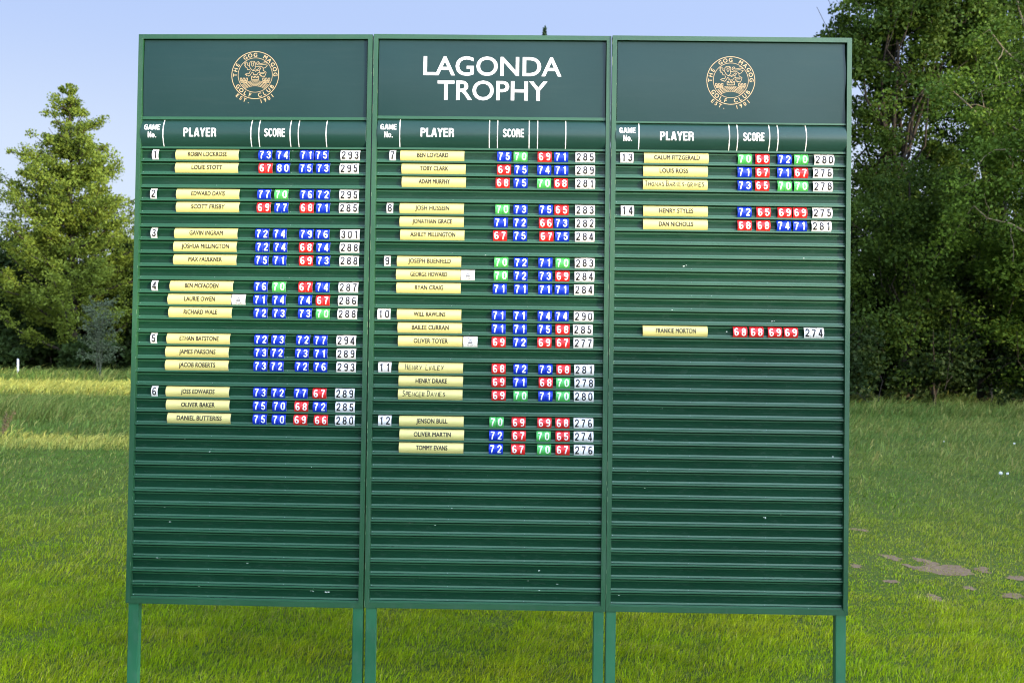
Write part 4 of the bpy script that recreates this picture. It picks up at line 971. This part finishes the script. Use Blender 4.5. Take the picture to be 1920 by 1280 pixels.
# pale sapling in front of the dark trees, white stake, dry stalk
def sapling():
    rs = np.random.RandomState(80); x0, y0 = -25.3, 61.0; root = tree_root('sapling', x0, y0, 'slender pale grey-green sapling standing before the dark trees'); s = y0/60
    paths = []; C = []
    for k in range(4): paths.append(limb(rs, (rs.randn()*.08, 0, -.1), (rs.randn()*.5*s, rs.randn()*.3, (3.6 + rs.rand())*s), .05, .012, 7, .02))
    for st in list(paths):
        for q in st[2:]:
            for _ in range(4):
                a = rs.rand()*6.283; L = rs.uniform(.5, 1.25)*s; e2 = (q[0] + math.cos(a)*L, q[1] + math.sin(a)*L, q[2] + L*rs.uniform(.15, .7)); paths.append(limb(rs, q[:3], e2, .016, .006, 4, .06))
                for t in (.4, .7, 1.0): C.append(np.array(q[:3])*(1 - t) + np.array(e2)*t)
    C = np.array(C); tubes('trunk', paths, M_SAPBARK, root, 4); leaves('crown', C, .12 + .14*rs.rand(len(C)), 14, .10, M_LEAF_S, rs, 1.0, root)
m_, nt_, b_ = new_mat('sapling_bark', .8, .2); b_.inputs['Base Color'].default_value = (.055, .065, .04, 1); M_SAPBARK = m_
sapling()
x_, y_ = -30.7, 62.0
mb = MB(); h_ = 1.15; w_ = .042
mb.prism([(-w_, -.3), (w_, -.3), (w_*.9 - .04, h_), (-w_*.9 - .04, h_)], -.05, .05, M_POST); mb.prism([(-w_*.9 - .04, h_), (w_*.9 - .04, h_), (-.04, h_ + .05)], -.04, .04, M_POST)
o = link('marker_stake', mb.mesh('marker_stake'), None, (x_, y_, float(gh(x_, y_)))); tag(o, 'short leaning white marker stake at the far edge of the meadow', 'stake')
def stalk(px_, py_, h, label, seed):
    rs = np.random.RandomState(seed); x, y = from_px(px_, py_); root = tree_root('dock_plant', x, y, label, 'plant')
    paths = [limb(rs, (rs.randn()*.05, 0, 0), (rs.randn()*.1, rs.randn()*.1, h*rs.uniform(.7, 1)), .008, .004, 5, .03) for _ in range(3)]
    tubes('stem', paths, M_DRY, root, 4); C = np.array([q[:3] for p in paths for q in p[2:]]); leaves('seed_head', C, np.full(len(C), .05), 30, .03, M_DRY, rs, 1.6, root)
m_, nt_, b_ = new_mat('dry_stalk', .8, .2); b_.inputs['Base Color'].default_value = (.10, .075, .04, 1); M_DRY = m_
stalk(3, 822, .55, 'dry brown seeding stalk at the very edge of the meadow', 5)
# dandelion clocks
def clock(px_, py_, r, label, seed):
    rs = np.random.RandomState(seed); x, y = from_px(px_, py_ + 9); root = tree_root('dandelion', x, y, label, 'flower', 'dandelion clocks in the lawn'); h = 9*y/1867 + .02
    tubes('stem', [limb(rs, (0, 0, 0), (.01, 0, h), .004, .003, 3, .02)], M_SAPBARK, root, 5)
    bm = bmesh.new(); bmesh.ops.create_icosphere(bm, subdivisions=3, radius=r*.55, matrix=Matrix.Translation((.01, 0, h)))
    for v in bm.verts:
        d = (v.co - Vector((.01, 0, h))).normalized(); v.co += d*r*rs.uniform(.1, .5)
    me = bpy.data.meshes.new('clock_head'); bm.to_mesh(me); bm.free(); me.materials.append(M_CLOCK); link('seed_head', me, root)
m_, nt_, b_ = new_mat('clock_fluff', .9, .1); b_.inputs['Base Color'].default_value = (.75, .76, .74, 1); M_CLOCK = m_
clock(1875, 889, .030, 'white dandelion clock, larger of the close pair in the shaded lawn', 1)
clock(1888, 890, .022, 'white dandelion clock, smaller of the close pair in the shaded lawn', 2)
clock(1901, 833, .024, 'lone white dandelion clock farther up the shaded lawn', 3)
clock(1769, 829, .014, 'faint white flower head alone in the middle of the shaded lawn', 4)

# ------------------------------------------------------------------ planting round the site that shades it
def hedge(p0, p1, hf, thick, n, leaf, label, seed, cat='hedge'):
    rs = np.random.RandomState(seed); p0 = np.array(p0, float); p1 = np.array(p1, float); L = np.linalg.norm(p1 - p0); t_ = (p1 - p0)/L; n_ = np.array([-t_[1], t_[0]])
    root = bpy.data.objects.new('hedge', None); COL.objects.link(root); tag(root, label, cat)
    k = int(L/1.0); V, F = [], []
    for i in range(k + 1):
        s = L*i/k; c = p0 + t_*s; h = hf(c[0]) - .18
        for (o_, z) in ((-thick*.5, -.2), (-thick*.46, h*.6), (-thick*.40, h), (thick*.40, h), (thick*.46, h*.6), (thick*.5, -.2)):
            V.append((c[0] + n_[0]*o_, c[1] + n_[1]*o_, z))
    for i in range(k):
        for j in range(5): a = i*6 + j; F.append((a, a + 1, a + 7, a + 6))
    link('branches', np_mesh('branches', np.array(V), np.array(F), [M_LEAF_D]), root)
    s = rs.rand(n)*L; side = rs.rand(n); cx = p0[0] + t_[0]*s; cyy = p0[1] + t_[1]*s; h = np.array([hf(a) for a in cx])
    topm = side < .22; zz = np.where(topm, h - .12 + rs.randn(n)*.05, rs.rand(n)*h); o_ = np.where(topm, (rs.rand(n) - .5)*thick, np.where(rs.rand(n) < .5, -1, 1)*thick*(.5 + rs.randn(n)*.04))
    C = np.stack([cx + n_[0]*o_, cyy + n_[1]*o_, zz], 1)
    leaves('foliage', C, np.full(n, .12), 2, leaf, M_LEAF_R, rs, 1, root)
hedge((-45, -28), (105, -28), lambda x: float(np.interp(x, [-45, 36, 43.4, 47.4, 51, 105], [6.2, 6.35, 6.46, 6.86, 7.05, 7.1])), 3.0, 26000, .34, 'tall clipped hedge across the field behind the viewer', 90)
hedge((13.5, 6), (66, 6), lambda x: 5.2, 2.0, 9000, .3, 'clipped hedge beside the lawn, outside the picture', 91)
for i, (x, y, h, r) in enumerate(((28, 24.5, 15, 4.2), (37, 18.5, 16, 4.0))):
    blob_tree('shade_tree', x, y, [(0, 0, h*.55, r, r, h*.45, 1.0)], 70, 110, .42, M_LEAF_R, ['tall rounded tree nearest the wood edge', 'tall tree standing off the lawn behind the hedge', 'tallest tree far behind the side hedge'][i] + ', outside the picture', 95 + i, .3, 1.5, 'trees beside the lawn', limbs=6, flat=.9)
